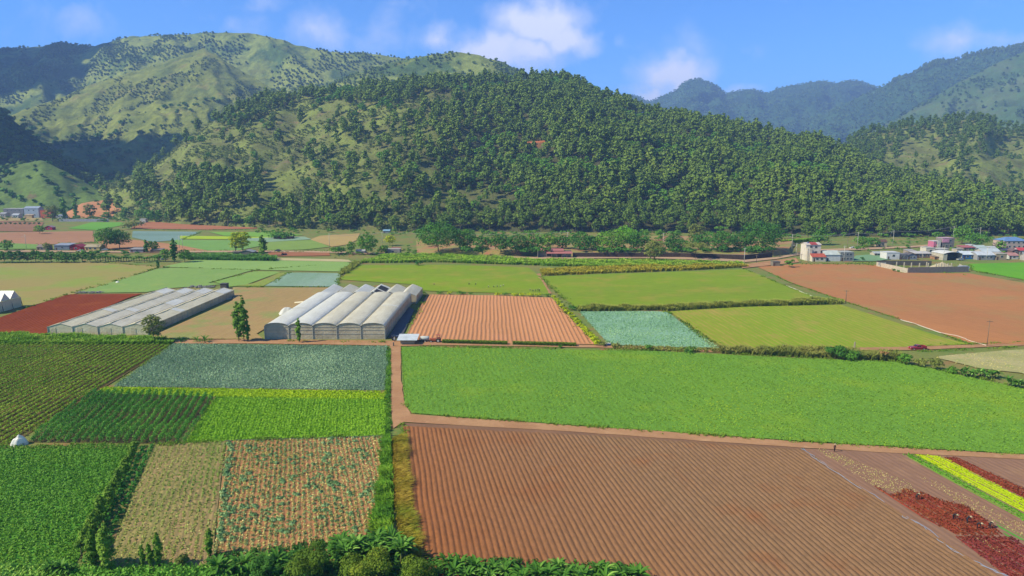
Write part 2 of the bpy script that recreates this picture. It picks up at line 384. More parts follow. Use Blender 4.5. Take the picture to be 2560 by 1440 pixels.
# big ploughed field, rows run to a common direction
f_plo = [(1008, 1066), (1500, 1090), (2004, 1124), (2500, 1450), (2800, 1640), (1060, 1640), (1046, 1400), (1024, 1210)]
ploM = ground('plough_soil', S('#aa5f2a'), S('#985428'), S('#8c5a3a'), .03, 2.6, rot=rot(dP), stretch=3, bump=.08, fine=.5, grad=(0, 80, S('#8a694e'), .35))
field('ploughed_field', f_plo, ploM, dP, .95, .185, per=8, step=.8, rough=.12, wob=.15, sharp=.42)
field('headland', [(1006, 1058), (1500, 1080), (2004, 1114), (2060, 1124), (2004, 1126), (1500, 1094), (1008, 1068)], ground('head_soil', S('#80604e'), S('#8c6852'), None, .1, 2), dx)
# bottom right plots
dR = rowdir((2004, 1126), (2500, 1446))
f_sr = [(2006, 1122), (2100, 1126), (2600, 1152), (3100, 1180), (3300, 1640), (2820, 1640), (2500, 1450)]
field('fallow_plot', f_sr, ground('sr_soil', S('#94705e'), S('#8c6a58'), S('#a07c62'), .06, 2.0, rot=rot(dR), stretch=6), dR, 1.2, .06)
field('celery_strip', [(2254, 1137), (2284, 1138), (2560, 1284), (2900, 1464), (2900, 1492), (2560, 1303)], ground('g1', S('#5d8f28'), S('#6d9a2c'), S('#4f7c2b'), .2, 1.5, rot=rot(dR)), dR, .8, .12)
field('lettuce_bed', [(2285, 1137), (2350, 1141), (2560, 1248), (2900, 1420), (2900, 1462), (2560, 1282)], ground('g2', S('#b3c408'), S('#a3bb0a'), None, .2, 1.5, rot=rot(dR)), dR, .8, .1)
redM = ground('red', S('#97452f'), S('#8a3a30'), S('#a0603a'), .25, 1.8, bump=.1, fine=.6)
field('red_lettuce_bed', [(2356, 1144), (2394, 1145), (2560, 1224), (2900, 1390), (2900, 1420), (2560, 1246)], redM, dR, .8, .1)
field('red_lettuce_patch', [(2180, 1214), (2225, 1236), (2250, 1234), (2264, 1222), (2290, 1232), (2311, 1233), (2345, 1250), (2408, 1264), (2458, 1296), (2508, 1338), (2440, 1340), (2386, 1338), (2303, 1294)], redM, dR, .8, .1)
field('purple_lettuce_patch', [(2386, 1342), (2470, 1341), (2533, 1346), (2560, 1366), (2760, 1500), (2760, 1600), (2660, 1560), (2520, 1445)], ground('purp', S('#8c3f36'), S('#7c3640'), S('#9c5038'), .25, 1.6, bump=.1, fine=.6), dR, .8, .1)
field('weedy_patch', [(2460, 1297), (2490, 1300), (2560, 1338), (2600, 1362), (2560, 1362), (2515, 1342)], ground('weed', S('#6c9a48'), S('#5f8c3c'), None, .3, 2), dR)
# big green field
f_big = [(1002, 868), (1640, 879), (2000, 897), (2240, 906), (2330, 922), (2440, 948), (2560, 972), (3300, 1110), (3300, 1195), (2560, 1137), (2000, 1104), (1400, 1062), (1030, 1034), (1012, 1010)]
dG = rowdir((1240, 1040), (1180, 880))
bigM = ground('big_green', S('#749c32'), S('#648e36'), S('#8ca42c'), .012, .9, rot=rot(dG), stretch=2.4, fine=.34, cth=(.54, .72), stripe=(1.3, S('#548636'), .3, .35))
field('green_field', f_big, bigM, dG, 1.3, .07, per=4, step=1.2, rough=.25)
field('flowering_strip', [(2440, 1010), (2500, 1018), (2700, 1040), (2700, 1062), (2560, 1044), (2500, 1030)], ground('yel', S('#c0bd10'), S('#98ae1c'), None, .15, 1.5), dx)
# tracks
trackM = ground('track', S('#b58a68'), S('#a87c5c'), S('#c09674'), .12, 1.5, fine=.25)
def strip(name, line, mat, z=None):
    """ribbon between left and right source points [(xa,ya,xb,yb)]"""
    mb = MB(); z = ZF[0] + .02 if z is None else z; ZF[0] += .006; V = []
    for i in range(len(line) - 1):
        for k in np.linspace(0, 1, 7)[:6 if i < len(line) - 2 else 7]:
            a = np.array(line[i]) * (1 - k) + np.array(line[i + 1]) * k; p, q = gp(a[0], a[1]), gp(a[2], a[3]); j = (vnoise(p[0] * .3, p[1] * .3, 3) - .5) * .5
            d = (q - p) / (np.linalg.norm(q - p) + 1e-9); V += [p + d * j, q + d * (vnoise(q[0] * .3 + 9, q[1] * .3, 4) - .5) * .5]
    V = np.array(V); V[:, 2] = z; n = len(V) // 2; mb.add(V, [(2 * i, 2 * i + 1, 2 * i + 3, 2 * i + 2) for i in range(n - 1)]); return struct(mb.build(name, mat))
strip('farm_track', [(975, 858, 1001, 858), (978, 930, 1002, 930), (978, 1000, 1008, 1000), (982, 1056, 1026, 1036), (984, 1072, 1010, 1056)], trackM)
strip('farm_track', [(1012, 1036, 1006, 1057), (1400, 1063, 1400, 1079), (1700, 1083, 1700, 1100), (2000, 1106, 2000, 1121), (2560, 1138, 2560, 1151), (3200, 1180, 3200, 1196)], trackM)
strip('farm_track', [(400, 852, 400, 860), (640, 849, 640, 860), (975, 853, 975, 865)], trackM)
strip('farm_track', [(975, 853, 975, 867), (1100, 855, 1100, 864), (1500, 864, 1500, 870), (1700, 872, 1700, 877), (1830, 880, 1830, 884)], trackM)
strip('farm_track', [(1900, 872, 1900, 882), (2100, 870, 2100, 878), (2300, 868, 2300, 876), (2500, 860, 2500, 867), (2700, 852, 2700, 860)], trackM)
strip('footpath', [(1338, 686, 1350, 684), (1356, 706, 1362, 706), (1372, 735, 1379, 735)], trackM)
# middle fields
dO = rowdir((1200, 855), (1208, 742))
f_or = [(1066, 737), (1225, 739), (1378, 745), (1488, 862), (1250, 859), (1012, 851)]
field('ridged_field', f_or, ground('or_soil', S('#d0946c'), S('#c08862'), S('#ca8e6c'), .03, 2.0, rot=rot(dO), stretch=4, stripe=(1.5, S('#96603f'), .14, .5)), dO, 1.5, .27, per=8, step=1.6, rough=.04, sharp=.6)
grM = ground('olive_green', S('#7e961e'), S('#7a9026'), S('#98903c'), .025, .9, rot=0.0, stretch=5, cth=(.50, .72), fine=.42)
field('pasture', [(884, 664), (1100, 662), (1320, 669), (1345, 688), (1376, 738), (1200, 732), (1058, 728), (1040, 712), (850, 700)], grM, dx, rough=.1)
field('pasture', [(1352, 692), (1500, 686), (1700, 680), (1862, 674), (1900, 688), (1965, 716), (2056, 752), (1840, 762), (1640, 768), (1445, 772), (1400, 740)], grM, dx, rough=.1)
d15 = rowdir((1800, 870), (1665, 779))
field('cauliflower_field', [(1446, 780), (1640, 779), (1668, 781), (1800, 871), (1640, 868), (1522, 862)], ground('cab2', S('#8bb09c'), S('#7fa58c'), None, .05, 1.2), d15)
gr2 = ground('olive_green2', S('#7f9c20'), S('#8a9828'), S('#a29448'), .03, .9, rot=rot(d15), stretch=6, cth=(.52, .72), fine=.3, stripe=(2.2, S('#b08e56'), .22, .5))
field('bean_meadow', [(1668, 780), (1860, 768), (2110, 763), (2180, 790), (2290, 830), (2425, 862), (2300, 868), (2100, 871), (1802, 873)], gr2, d15, rough=.1)
brM = ground('brown_field', S('#b87d50'), S('#aa744e'), S('#a38254'), .012, 1.2, rot=rot(rowdir((2100, 700), (2560, 760))), stretch=5, cth=(.48, .66), fine=.34)
field('bare_field', [(1893, 668), (2010, 660), (2190, 662), (2270, 688), (2420, 684), (2560, 708), (2900, 760), (2900, 870), (2560, 862), (2432, 862), (2290, 812), (2130, 760), (1980, 708)], brM, dx, rough=.08)
field('young_maize_field', [(2422, 660), (2700, 654), (3000, 700), (2700, 720), (2560, 700), (2430, 676)], ground('ym', S('#6aa51e'), S('#5f9c22'), None, .04, 1), dx)
field('mulched_plot', [(2330, 894), (2430, 884), (2560, 874), (3000, 860), (3000, 1000), (2600, 950), (2540, 930), (2460, 926), (2380, 905)], ground('ml', S('#bfae86'), S('#a8a06c'), S('#8fa05a'), .08, 1.5, rot=rot(rowdir((2340, 905), (2560, 935))), stretch=7, stripe=(1.6, S('#86915a'), .35, .8)), dx)
drM = ground('dark_red', S('#964418'), S('#863c18'), S('#9c5020'), .03, 2.0, rot=rot(rowdir((0, 830), (250, 735))), stretch=4, stripe=(1.6, S('#74402c'), .25, .7))
dD = rowdir((0, 830), (250, 735))
field('ploughed_plot', [(-180, 800), (0, 796), (60, 776), (170, 737), (356, 735), (240, 775), (122, 812), (112, 836), (-300, 836)], drM, dD, 1.6, .22, per=6, step=3)
tanM = ground('tan_field', S('#94944e'), S('#a08a5a'), S('#8c9848'), .012, .8, rot=0.0, stretch=5, cth=(.5, .62), fine=.2)
field('pale_field', [(-500, 662), (0, 660), (232, 656), (398, 668), (330, 692), (215, 728), (158, 744), (62, 770), (40, 740), (-300, 736)], tanM, dx, rough=.08)
gfM = ground('grey_green', S('#86a058'), S('#7c9c54'), S('#92a35c'), .03, 1.0, rot=rot(rowdir((230, 725), (470, 675))), stretch=4, fine=.3)
field('oat_field', [(404, 670), (640, 674), (520, 708), (560, 712), (420, 722), (358, 733), (180, 734), (262, 712)], gfM, dx, rough=.1)
field('oat_field', [(490, 650), (700, 650), (880, 656), (852, 680), (640, 676), (405, 668)], ground('gg2', S('#84a35c'), S('#8aa75e'), None, .03, 1.0), dx, rough=.1)
field('oat_field', [(536, 706), (640, 678), (705, 680), (612, 714), (575, 718)], ground('gg3', S('#7f9f50'), S('#88a355'), None, .03, 1.0), dx, rough=.1)
field('onion_plot', [(722, 682), (852, 684), (842, 718), (662, 716)], ground('onion', S('#8fa59a'), S('#7d9a84'), None, .05, 1.4, rot=rot(rowdir((662, 716), (722, 682)))), dx)
field('weed_plot', [(640, 708), (700, 682), (722, 682), (660, 716), (590, 716)], ground('wp', S('#86a038'), S('#8c8a50'), None, .08, 1.0), dx)
st2 = rowdir((410, 838), (580, 760))
field('young_crop_field', [(582, 720), (846, 720), (810, 738), (764, 760), (642, 836), (660, 850), (410, 848), (380, 842), (582, 752)], ground('yc', S('#b08f66'), S('#a98e60'), S('#93975a'), .02, 1.4, rot=rot(rowdir((430, 840), (760, 730))), stretch=6, cth=(.5, .62), stripe=(1.4, S('#8d8450'), .35, .6)), rowdir((430, 840), (760, 730)), 1.4, .15, per=4, step=3)
far = [('onion_field', [(332, 578), (502, 580), (455, 600), (380, 606), (330, 594)], '#7d9794', '#728c86'),
 ('bare_field', [(-200, 586), (0, 582), (232, 578), (236, 606), (120, 612), (0, 606), (-200, 612)], '#ad8064', '#a3785c'),
 ('bare_field', [(350, 556), (480, 550), (600, 536), (640, 552), (642, 572), (520, 575), (326, 572)], '#b07656', '#a56c50'),
 ('green_plot', [(170, 572), (230, 556), (300, 556), (318, 562), (240, 576)], '#6fa33c', '#659a35'),
 ('yellow_strip', [(450, 590), (720, 594), (720, 600), (450, 598)], '#a5bb2c', '#94b036'),
 ('green_plot', [(520, 580), (700, 582), (760, 588), (700, 594), (560, 590)], '#7fa748', '#72a040'),
 ('green_plot', [(440, 600), (640, 602), (660, 614), (560, 634), (400, 622)], '#7a9f55', '#709850'),
 ('green_plot', [(672, 606), (780, 600), (826, 618), (760, 625), (655, 628)], '#829a4e', '#7a9548'),
 ('onion_field', [(560, 598), (760, 592), (780, 599), (670, 606)], '#8aa38c', '#80997c'),
 ('tan_plot', [(776, 600), (800, 590), (900, 584), (894, 600), (870, 612), (830, 618)], '#b39b64', '#ab9060'),
 ('bare_plot', [(668, 632), (822, 631), (826, 640), (680, 642)], '#a97050', '#9f684a'),
 ('bare_plot', [(240, 600), (330, 600), (440, 612), (520, 628), (330, 628), (260, 622)], '#b48462', '#ab7b5a'),
 ('maize_plot', [(480, 634), (660, 640), (690, 650), (480, 650), (470, 645)], '#6a9044', '#5f8740'),
 ('bare_plot', [(-100, 560), (0, 553), (110, 556), (96, 580), (-100, 578)], '#9a7055', '#8f684f'),
 ('tan_plot', [(-100, 548), (0, 541), (104, 546), (110, 553), (0, 552), (-100, 556)], '#a89468', '#a08c60'),
 ('straw_plot', [(680, 646), (870, 650), (880, 656), (700, 652)], '#bcae86', '#a9a46a'),
 ('green_plot', [(-100, 614), (0, 608), (95, 612), (92, 624), (0, 622), (-100, 626)], '#7d9c50', '#72934a'),
 ('onion_plot', [(2138, 640), (2200, 636), (2235, 648), (2190, 654), (2130, 654)], '#7a9c7a', '#6d906d')]
for nm, p, a, b in far: field(nm, p, ground('f' + a + b, S(a), S(b), None, .02, .5, rot=0.0, stretch=6, fine=.3), dx)
asph = ground('asphalt', S('#b9b0a2'), S('#a9a092'), None, .1, 1, fine=.2)
strip('road', [(-200, 626, -200, 630), (0, 627, 0, 631), (90, 627, 90, 631), (330, 629, 330, 633), (520, 628, 520, 632), (680, 627, 680, 631), (820, 629, 820, 633), (960, 634, 960, 638), (1060, 638, 1060, 643), (1340, 644, 1340, 649), (1600, 641, 1600, 646), (1750, 645, 1750, 651), (1860, 651, 1860, 657), (1940, 644, 1940, 649), (2000, 632, 2000, 638), (2050, 624, 2050, 629), (2150, 621, 2150, 626), (2280, 616, 2280, 620), (2330, 612, 2330, 615)], ground('road_s', S('#bb9c80'), S('#b09078'), None, .1, 1, fine=.2))
strip('farm_track', [(1855, 664, 1855, 672), (1905, 656, 1905, 667), (1990, 646, 1998, 657)], trackM)

# crops that nobody could count
crop('bean_crop', 'dark green bean plants in slanting rows over the far left field', 'bean crop', f_bean, leafm('bean', S('#6c942a'), S('#90ac36'), S('#a4b848')), 1.8, .36, .6, 9, .17, dB, .12, zb=.12, spread=.19)
crop('cabbage_crop', 'dense blue-green cabbages filling the field before the greenhouses', 'cabbage crop', f_cab, leafm('cab', S('#6d8c80'), S('#94b0a6'), S('#b4ccc0'), .3), .55, .5, .32, 7, .17, dy, .35, up=.45)
crop('pepper_crop', 'tall dark green staked plants in close parallel rows', 'pepper crop', f_tall, leafm('pep', S('#36702a'), S('#5c9840'), S('#7cae4c')), 1.75, .34, 1.5, 26, .13, dT, .08, up=.5, spread=.19)
crop('carrot_crop', 'bright yellow-green feathery crop in fine rows', 'leaf crop', f_brt, leafm('brt', S('#6c9c26'), S('#86ae30'), S('#98ba3e')), .7, .42, .28, 4, .2, dT, .22, zb=.14)
crop('potato_crop', 'dense green leafy crop covering the lower left field', 'potato crop', f_pot, leafm('pot', S('#568a38'), S('#78a03a'), S('#90a844')), .5, .42, .42, 6, .17, dx, .45)
crop('lettuce_crop', 'narrow strip of yellow-green lettuce below the blue cabbages', 'lettuce crop', f_str, leafm('ltc', S('#8aae1c'), S('#b2c414'), None), .6, .5, .25, 5, .2, dx, .4)
crop('garden_crop', 'dark leafy double row beside the row of small poplars', 'garden crop', f_dk, leafm('gard', S('#3c7a34'), S('#5f9a42'), None), 1.5, .5, .6, 9, .22, dH, .2, spread=.3)
crop('weed_growth', 'pale green weeds in rows over the harvested brown plot', 'weeds', f_har, leafm('harv', S('#739444'), S('#b4ae78'), S('#ecdfb8'), .2), 1.0, .36, .26, 6, .15, dH, .3, prob=.75, zb=.12)
crop('crop_residue', 'dry pale leaf litter strewn over the stubble field', 'crop residue', f_spa, leafm('resid', S('#aca866'), S('#e0d0ac'), S('#f0e8d0'), .2), .85, .4, .14, 6, .15, dS, .3, prob=.8, zb=.12)
crop('green_crop', 'low even green crop over the broad central right field', 'green crop', f_big, leafm('bigc', S('#66943a'), S('#84a434'), S('#98ac2c'), .2), .8, .5, .22, 3, .17, dG, .45, zb=.14, up=1.3)
crop('small_cabbages', 'small leftover cabbage shoots scattered thinly over the stubble field', 'cabbage shoots', f_spa, leafm('shoot', S('#6f8c68'), S('#93a886'), S('#b8c4a0'), .3), .85, .5, .34, 8, .16, dS, .3, prob=.42, zb=.1)
crop('cauliflower_crop', 'pale blue-green brassica plants beside the yellow hedge', 'brassica crop', [(1446, 780), (1640, 779), (1668, 781), (1800, 871), (1640, 868), (1522, 862)], leafm('cab2', S('#6a967c'), S('#90b8a0'), S('#aac8b2'), .3), .75, .65, .3, 5, .2, d15, .35)
crop('maize_crop', 'bright green leafy crop along the lower left edge', 'maize crop', f_bot, leafm('mz', S('#4c8a30'), S('#7cab4a'), S('#a0c06a')), .6, .4, .8, 8, .22, dx, .4)
crop('bank_weeds', 'rough dark weeds covering the bank under the banana plants', 'weeds', f_bank, leafm('bw', S('#35602a'), S('#5a8838'), S('#7d9c4a')), .6, .6, .6, 7, .22, dx, .5)
redL = leafm('redl', S('#6c3224'), S('#8c4c34'), S('#94603e'), .3)
for nm, lb, p in (('red_lettuce_crop', 'ragged patch of rust-red lettuce near the lower right corner', [(2180, 1214), (2225, 1236), (2250, 1234), (2264, 1222), (2290, 1232), (2311, 1233), (2345, 1250), (2408, 1264), (2458, 1296), (2508, 1338), (2440, 1340), (2386, 1338), (2303, 1294)]),
                  ('red_lettuce_crop', 'narrow dark red lettuce strip right of the yellow strip', [(2356, 1144), (2394, 1145), (2560, 1224), (2900, 1390), (2900, 1420), (2560, 1246)])):
    crop(nm, lb, 'lettuce crop', p, redL, .5, .4, .2, 5, .15, dR, .3, zb=.1)
crop('purple_lettuce_crop', 'purple-red lettuce patch cut by a pale bare stripe', 'lettuce crop', [(2386, 1342), (2470, 1341), (2533, 1346), (2560, 1366), (2760, 1500), (2760, 1600), (2660, 1560), (2520, 1445)], leafm('purl', S('#6c302a'), S('#864238'), S('#743844'), .3), .5, .4, .2, 5, .15, dR, .3, zb=.1)
crop('yellow_lettuce_crop', 'bright yellow-green lettuce strip at lower right', 'lettuce crop', [(2285, 1137), (2350, 1141), (2560, 1248), (2900, 1420), (2900, 1462), (2560, 1282)], leafm('yl', S('#a2bb06'), S('#bccb0c'), None, .2), .6, .45, .16, 5, .18, dR, .3)
crop('celery_crop', 'dark green leafy strip left of the yellow lettuce', 'leaf crop', [(2254, 1137), (2284, 1138), (2560, 1284), (2900, 1464), (2900, 1492), (2560, 1303)], leafm('cel', S('#4a7f24'), S('#6c9f30'), None, .2), .8, .4, .3, 6, .16, dR, .25)
crop('mulch', 'pale straw litter in rows over the plot at the right edge', 'straw litter', [(2330, 894), (2430, 884), (2560, 874), (2900, 862), (2900, 990), (2600, 950), (2540, 930), (2460, 926), (2380, 905)], leafm('mulch', S('#a8a468'), S('#d4c49c'), S('#ddd0ac'), .2), 1.3, .5, .2, 4, .2, rowdir((2340, 905), (2560, 935)), .2, prob=.8)
for lb, p, pr in (('pale cut stalks scattered along the track end of the bare plot', [(2040, 1124), (2060, 1123), (2270, 1205), (2300, 1236), (2240, 1236), (2180, 1214)], .55),
              ('pale cut stalks beside the green strip at lower right', [(2290, 1190), (2330, 1200), (2560, 1312), (2560, 1345), (2440, 1285), (2400, 1262)], .5),
              ('pale bare stripe of stalks between the purple lettuce rows', [(2432, 1340), (2446, 1342), (2524, 1390), (2506, 1394)], 1.0)):
    crop('cut_stalks', lb, 'crop residue', p, leafm('stalk', S('#b09a74'), S('#cdbd9c'), S('#a8a85c'), .3), .4, .3, .12, 4, .09, dR, .45, prob=pr, zb=.1)
dryM = leafm('dry', S('#a58a34'), S('#c8a850'), S('#8a9a34'), .2)
def grass(name, label, pts, mat, h, dens=.5, n=5, w=.09, lean=(0, 0), cat='grass', prob=1.0, wl=.3):
    P = polyw(pts); x0, y0 = P.min(0); x1, y1 = P.max(0); m = int((x1 - x0) * (y1 - y0) / dens ** 2)
    x = rng.uniform(x0, x1, m); y = rng.uniform(y0, y1, m); k = inpoly(P, x, y) & (rng.random(m) < prob); x, y = x[k], y[k]; m = len(x)
    x = np.repeat(x, n); y = np.repeat(y, n); M = m * n; H = h * (.6 + .8 * vnoise(x * .3, y * .3, 6)) * (.7 + .5 * rng.random(M)); a = rng.random(M) * 6.283
    b = np.stack([x + rng.normal(size=M) * .15, y + rng.normal(size=M) * .15, np.full(M, .02)], 1); pr = np.stack([-np.sin(a), np.cos(a), a * 0], 1) * w
    ou = np.stack([np.cos(a) * wl + lean[0], np.sin(a) * wl + lean[1], a * 0 + 1], 1); mid = b + ou * (H * .6)[:, None]; tip = b + (ou * np.array([2.2, 2.2, 1])) * H[:, None]
    V = np.stack([b - pr * .6, b + pr * .6, mid + pr, mid - pr, tip], 1); T0 = np.arange(M)[:, None] * 5
    t = np.clip(.5 + (vnoise(x * .2, y * .2, 2) - .5) * .9 + rng.normal(size=M) * .18, 0, 1); mbb = MB(); mbb.add(V, np.concatenate([T0, T0 + 1, T0 + 2, T0 + 3], 1), np.concatenate([T0 + 3, T0 + 2, T0 + 4], 1), tint=.5)
    mbb.tq = [t]; mbb.tt = [t]; return tag(mbb.build(name, mat, tint=True), label, cat, kind='stuff')
grass('dry_grass', 'golden dry grass strip bordering the ploughed field', [(980, 1098), (1002, 1092), (1014, 1200), (1030, 1330), (1046, 1400), (1000, 1380), (985, 1250)], leafm('gold', S('#7c8c28'), S('#b89444'), S('#c8a860'), .2), 1.0, .3, 8, .07, (.5, -.2), wl=.35)
grass('ditch_grass', 'dark green grass in the ditch beside the golden strip', [(962, 1092), (976, 1096), (984, 1250), (980, 1350), (930, 1330), (952, 1200)], leafm('ditch', S('#3c6c20'), S('#6c9c28'), S('#8fae38'), .3), 1.05, .32, 8, .1, (-.2, -.1))
grass('ditch_grass', 'green growth along the left side of the farm track', [(966, 870), (976, 870), (976, 1060), (974, 1092), (962, 1092)], leafm('ditch', S('#3c6c20'), S('#6c9c28')), .5, .35, 7, .08)
grass('bank_grass', 'grassy bank along the foot of the long left greenhouse', [(-300, 836), (115, 838), (360, 846), (420, 850), (432, 862), (280, 862), (0, 862), (-300, 862)], leafm('bg', S('#5c8a24'), S('#7fa634'), S('#a0a850')), 1.2, .6, 7, .14)
grass('reed_bank', 'brown and green reeds on the bank above the broad green field', [(1800, 874), (2060, 878), (2240, 884), (2260, 905), (2000, 893), (1800, 884)], leafm('reed', S('#6f7c3c'), S('#98905c'), S('#6c8a38'), .3), 1.7, .6, 8, .16)
grass('reed_bank', 'low rough reeds between the track and the broad green field', [(1530, 864), (1800, 874), (1800, 882), (1640, 878), (1530, 872)], leafm('reed', S('#8a7a44'), S('#a99660')), .7, .6, 6, .14)
grass('tall_grass', 'tall maize-like grass hedge below the right-hand pasture', [(1446, 772), (1640, 770), (1860, 762), (2056, 752), (2110, 760), (1860, 768), (1668, 778), (1640, 776), (1446, 779)], leafm('tg', S('#7d8c3c'), S('#a09c58'), S('#6a8c2c')), 1.9, .6, 8, .16)
grass('tall_grass', 'green cane-like growth below the roadside trees', [(960, 640), (1130, 640), (1340, 652), (1600, 654), (1860, 660), (1860, 666), (1500, 670), (1340, 664), (1100, 656), (900, 658)], leafm('tg2', S('#6f9c2c'), S('#8fb03c'), S('#9fae50')), 1.8, 1.1, 8, .3)
grass('yellow_maize', 'yellowing maize row along the top of the right-hand pasture', [(1350, 676), (1600, 666), (1850, 664), (1872, 668), (1700, 677), (1500, 684), (1356, 690)], leafm('ym', S('#9a942c'), S('#b0a03c'), S('#86963a')), 1.7, 1.0, 8, .26)
grass('tall_grass', 'rough scrub along the left edge of the middle pasture', [(884, 658), (902, 660), (870, 684), (850, 690), (855, 678)], leafm('tg', S('#7d8c3c'), S('#a09c58')), 1.6, 1.0, 8, .2)
grass('maize_row', 'row of green maize behind the pale fields on the left', [(470, 640), (600, 644), (690, 648), (690, 654), (560, 652), (470, 650)], leafm('mr', S('#4a7c34'), S('#6a9648')), 2.6, 1.1, 8, .3)

def along(name, label, lines, mat, h, wdt, step=.5, n=4, w=.08):
    mbb = MB(); tq = []; allb = []
    for ln in lines:
        for a, b in zip(ln[:-1], ln[1:]):
            p, q = gp(*a), gp(*b); L = np.linalg.norm(q - p); m = int(L / step); t = rng.random(m); C = p * (1 - t[:, None]) + q * t[:, None]; C[:, :2] += rng.normal(size=(m, 2)) * wdt * .5; k = vnoise(C[:, 0] * .18, C[:, 1] * .18, 61) > .36; allb.append(C[k])
    C = np.repeat(np.concatenate(allb), n, 0); M = len(C); a = rng.random(M) * 6.283; H = h * (.35 + 1.1 * vnoise(C[:, 0] * .25, C[:, 1] * .25, 6)) * (.6 + .6 * rng.random(M)); C[:, :2] += rng.normal(size=(M, 2)) * .18; C[:, 2] = .03
    pr = np.stack([-np.sin(a), np.cos(a), a * 0], 1) * w; ou = np.stack([np.cos(a) * .35, np.sin(a) * .35, a * 0 + 1], 1); mid = C + ou * (H * .6)[:, None]; tip = C + (ou * np.array([2.2, 2.2, 1])) * H[:, None]
    V = np.stack([C - pr * .6, C + pr * .6, mid + pr, mid - pr, tip], 1); T0 = np.arange(M)[:, None] * 5; t = np.clip(.5 + (vnoise(C[:, 0] * .2, C[:, 1] * .2, 2) - .5) * .9 + rng.normal(size=M) * .18, 0, 1)
    mbb.add(V, np.concatenate([T0, T0 + 1, T0 + 2, T0 + 3], 1), np.concatenate([T0 + 3, T0 + 2, T0 + 4], 1)); mbb.tq = [t]; mbb.tt = [t]; return tag(mbb.build(name, mat, tint=True), label, 'weeds', kind='stuff')
vm = leafm('vergeg', S('#5f8428'), S('#86983c'), S('#b0a062'), .3)
along('verge_weeds', 'ragged weeds and grass along the tracks and field edges', [[(1002, 866), (1400, 872), (1640, 878)], [(1012, 1008), (1030, 1036), (1400, 1063), (2000, 1106), (2560, 1138)], [(400, 850), (664, 849)], [(664, 852), (966, 857)], [(432, 861), (284, 966), (140, 1042), (62, 1092), (0, 1118)], [(0, 1117), (345, 1111)],
  [(386, 1113), (566, 1103), (966, 1089)], [(1002, 1062), (1010, 1080), (1020, 1160)], [(1800, 884), (2240, 906), (2400, 936), (2560, 970)], [(2560, 972), (2800, 1012)], [(2430, 864), (2290, 812), (2130, 760), (1980, 710), (1893, 668)], [(1862, 674), (1965, 716), (2056, 752)], [(2300, 866), (2560, 856)], [(2300, 880), (2560, 868)]], vm, .55, 1.0, .28, 5)
along('verge_weeds', 'weeds along the far field boundaries', [[(0, 658), (232, 655), (398, 668)], [(398, 669), (262, 712), (180, 734), (62, 772)], [(404, 669), (640, 676), (880, 657)], [(535, 706), (640, 678)], [(582, 719), (846, 719)], [(852, 682), (842, 718)], [(1012, 851), (1066, 737)], [(1488, 862), (1378, 745)], [(1352, 692), (1400, 740), (1445, 772)], [(670, 716), (722, 682)], [(2422, 660), (2430, 677), (2560, 702)], [(2010, 660), (2190, 664)], [(1668, 780), (1802, 872)], [(2000, 662), (2190, 658), (2420, 690)], [(680, 631), (820, 631)], [(0, 626), (330, 628), (520, 627), (820, 628)], [(0, 612), (236, 606)], [(502, 580), (455, 600)], [(350, 575), (642, 575)]], vm, .8, 1.6, .5, 4, .16)
# ---------------------------------------------------------------- hills and mountains
def interp(pts, xs, k=1):
    p = sorted(pts); return np.interp(xs, [q[0] for q in p], [q[k] for q in p])
class Hill: pass
def hill(name, crest, base, mat, amp=12, lam=120, nv=70, dxp=10, pw=1.0, back=.5, seed=0, detail=1.5, dl=18, bz=0.0, stretch=3.0, warp=1.0):
    """crest [(x, y, depth)], base [(x, y or None, depth)]: heights of a real slope of its own depth"""
    x0, x1 = crest[0][0], crest[-1][0]; xs = np.arange(x0, x1 + dxp, dxp); U = len(xs)
    yc = interp(crest, xs, 1); Dc = interp(crest, xs, 2)
    A = np.array([atdepth(x, y, D) for x, y, D in zip(xs, yc, Dc)])
    Bp = []
    for x, yb in zip(xs, interp([(b[0], gp(b[0], b[1])[1] if b[2] is None else b[2]) for b in base], xs, 1)):
        r = ray(x, 600); Bp.append((r[0] / r[1] * yb, yb, bz))
    Bp = np.array(Bp); vs = np.concatenate([np.linspace(0, 1, nv), 1 + np.linspace(0, 1, nv // 3 + 1)[1:] * back]); P = np.zeros((U, len(vs), 3))
    for j, v in enumerate(vs):
        q = Bp * (1 - v) + A * v; s = max(v, 0) ** pw if v <= 1 else 1 - .9 * ((v - 1) / back) ** 1.2
        q[:, 2] = bz + (A[:, 2] - bz) * s; P[:, j] = q
    L = np.concatenate([[0], np.cumsum(np.linalg.norm(np.diff((A + Bp)[:, :2] / 2, axis=0), axis=1))])[:, None]; Vm = vs[None] * np.mean(np.linalg.norm((A - Bp)[:, :2], axis=1))
    wx = L + warp * (fbm(L / lam * .7 + 0 * Vm, Vm / lam * .7, 3, seed + 50) - .5) * lam; wyv = np.sin(np.pi * np.clip(vs, 0, 1)) ** .7
    r = fbm(wx / lam + 0 * Vm, Vm / (lam * stretch) + seed, 5, seed); ridge = 1 - np.abs(2 * r - 1) * 2
    P[..., 2] += amp * (ridge - .45) * np.where(vs <= 1, wyv, 0)[None]
    fine = fbm(P[..., 0] / dl, P[..., 1] / dl, 3, seed + 3) - .5; P[..., 2] += detail * 2 * fine * np.minimum(1, vs * 6)[None]
    P[:, 0, 2] = bz - 1.5
    mb = MB(); a, b = U, len(vs); i, j = np.meshgrid(np.arange(a - 1), np.arange(b - 1), indexing='ij')
    mb.add(P, np.stack([i * b + j, (i + 1) * b + j, (i + 1) * b + j + 1, i * b + j + 1], -1).reshape(-1, 4)); o = mb.build(name, mat, smooth=True); struct(o)
    H = Hill(); H.P = P; H.nv = nv; H.o = o; H.n = o.data; return H
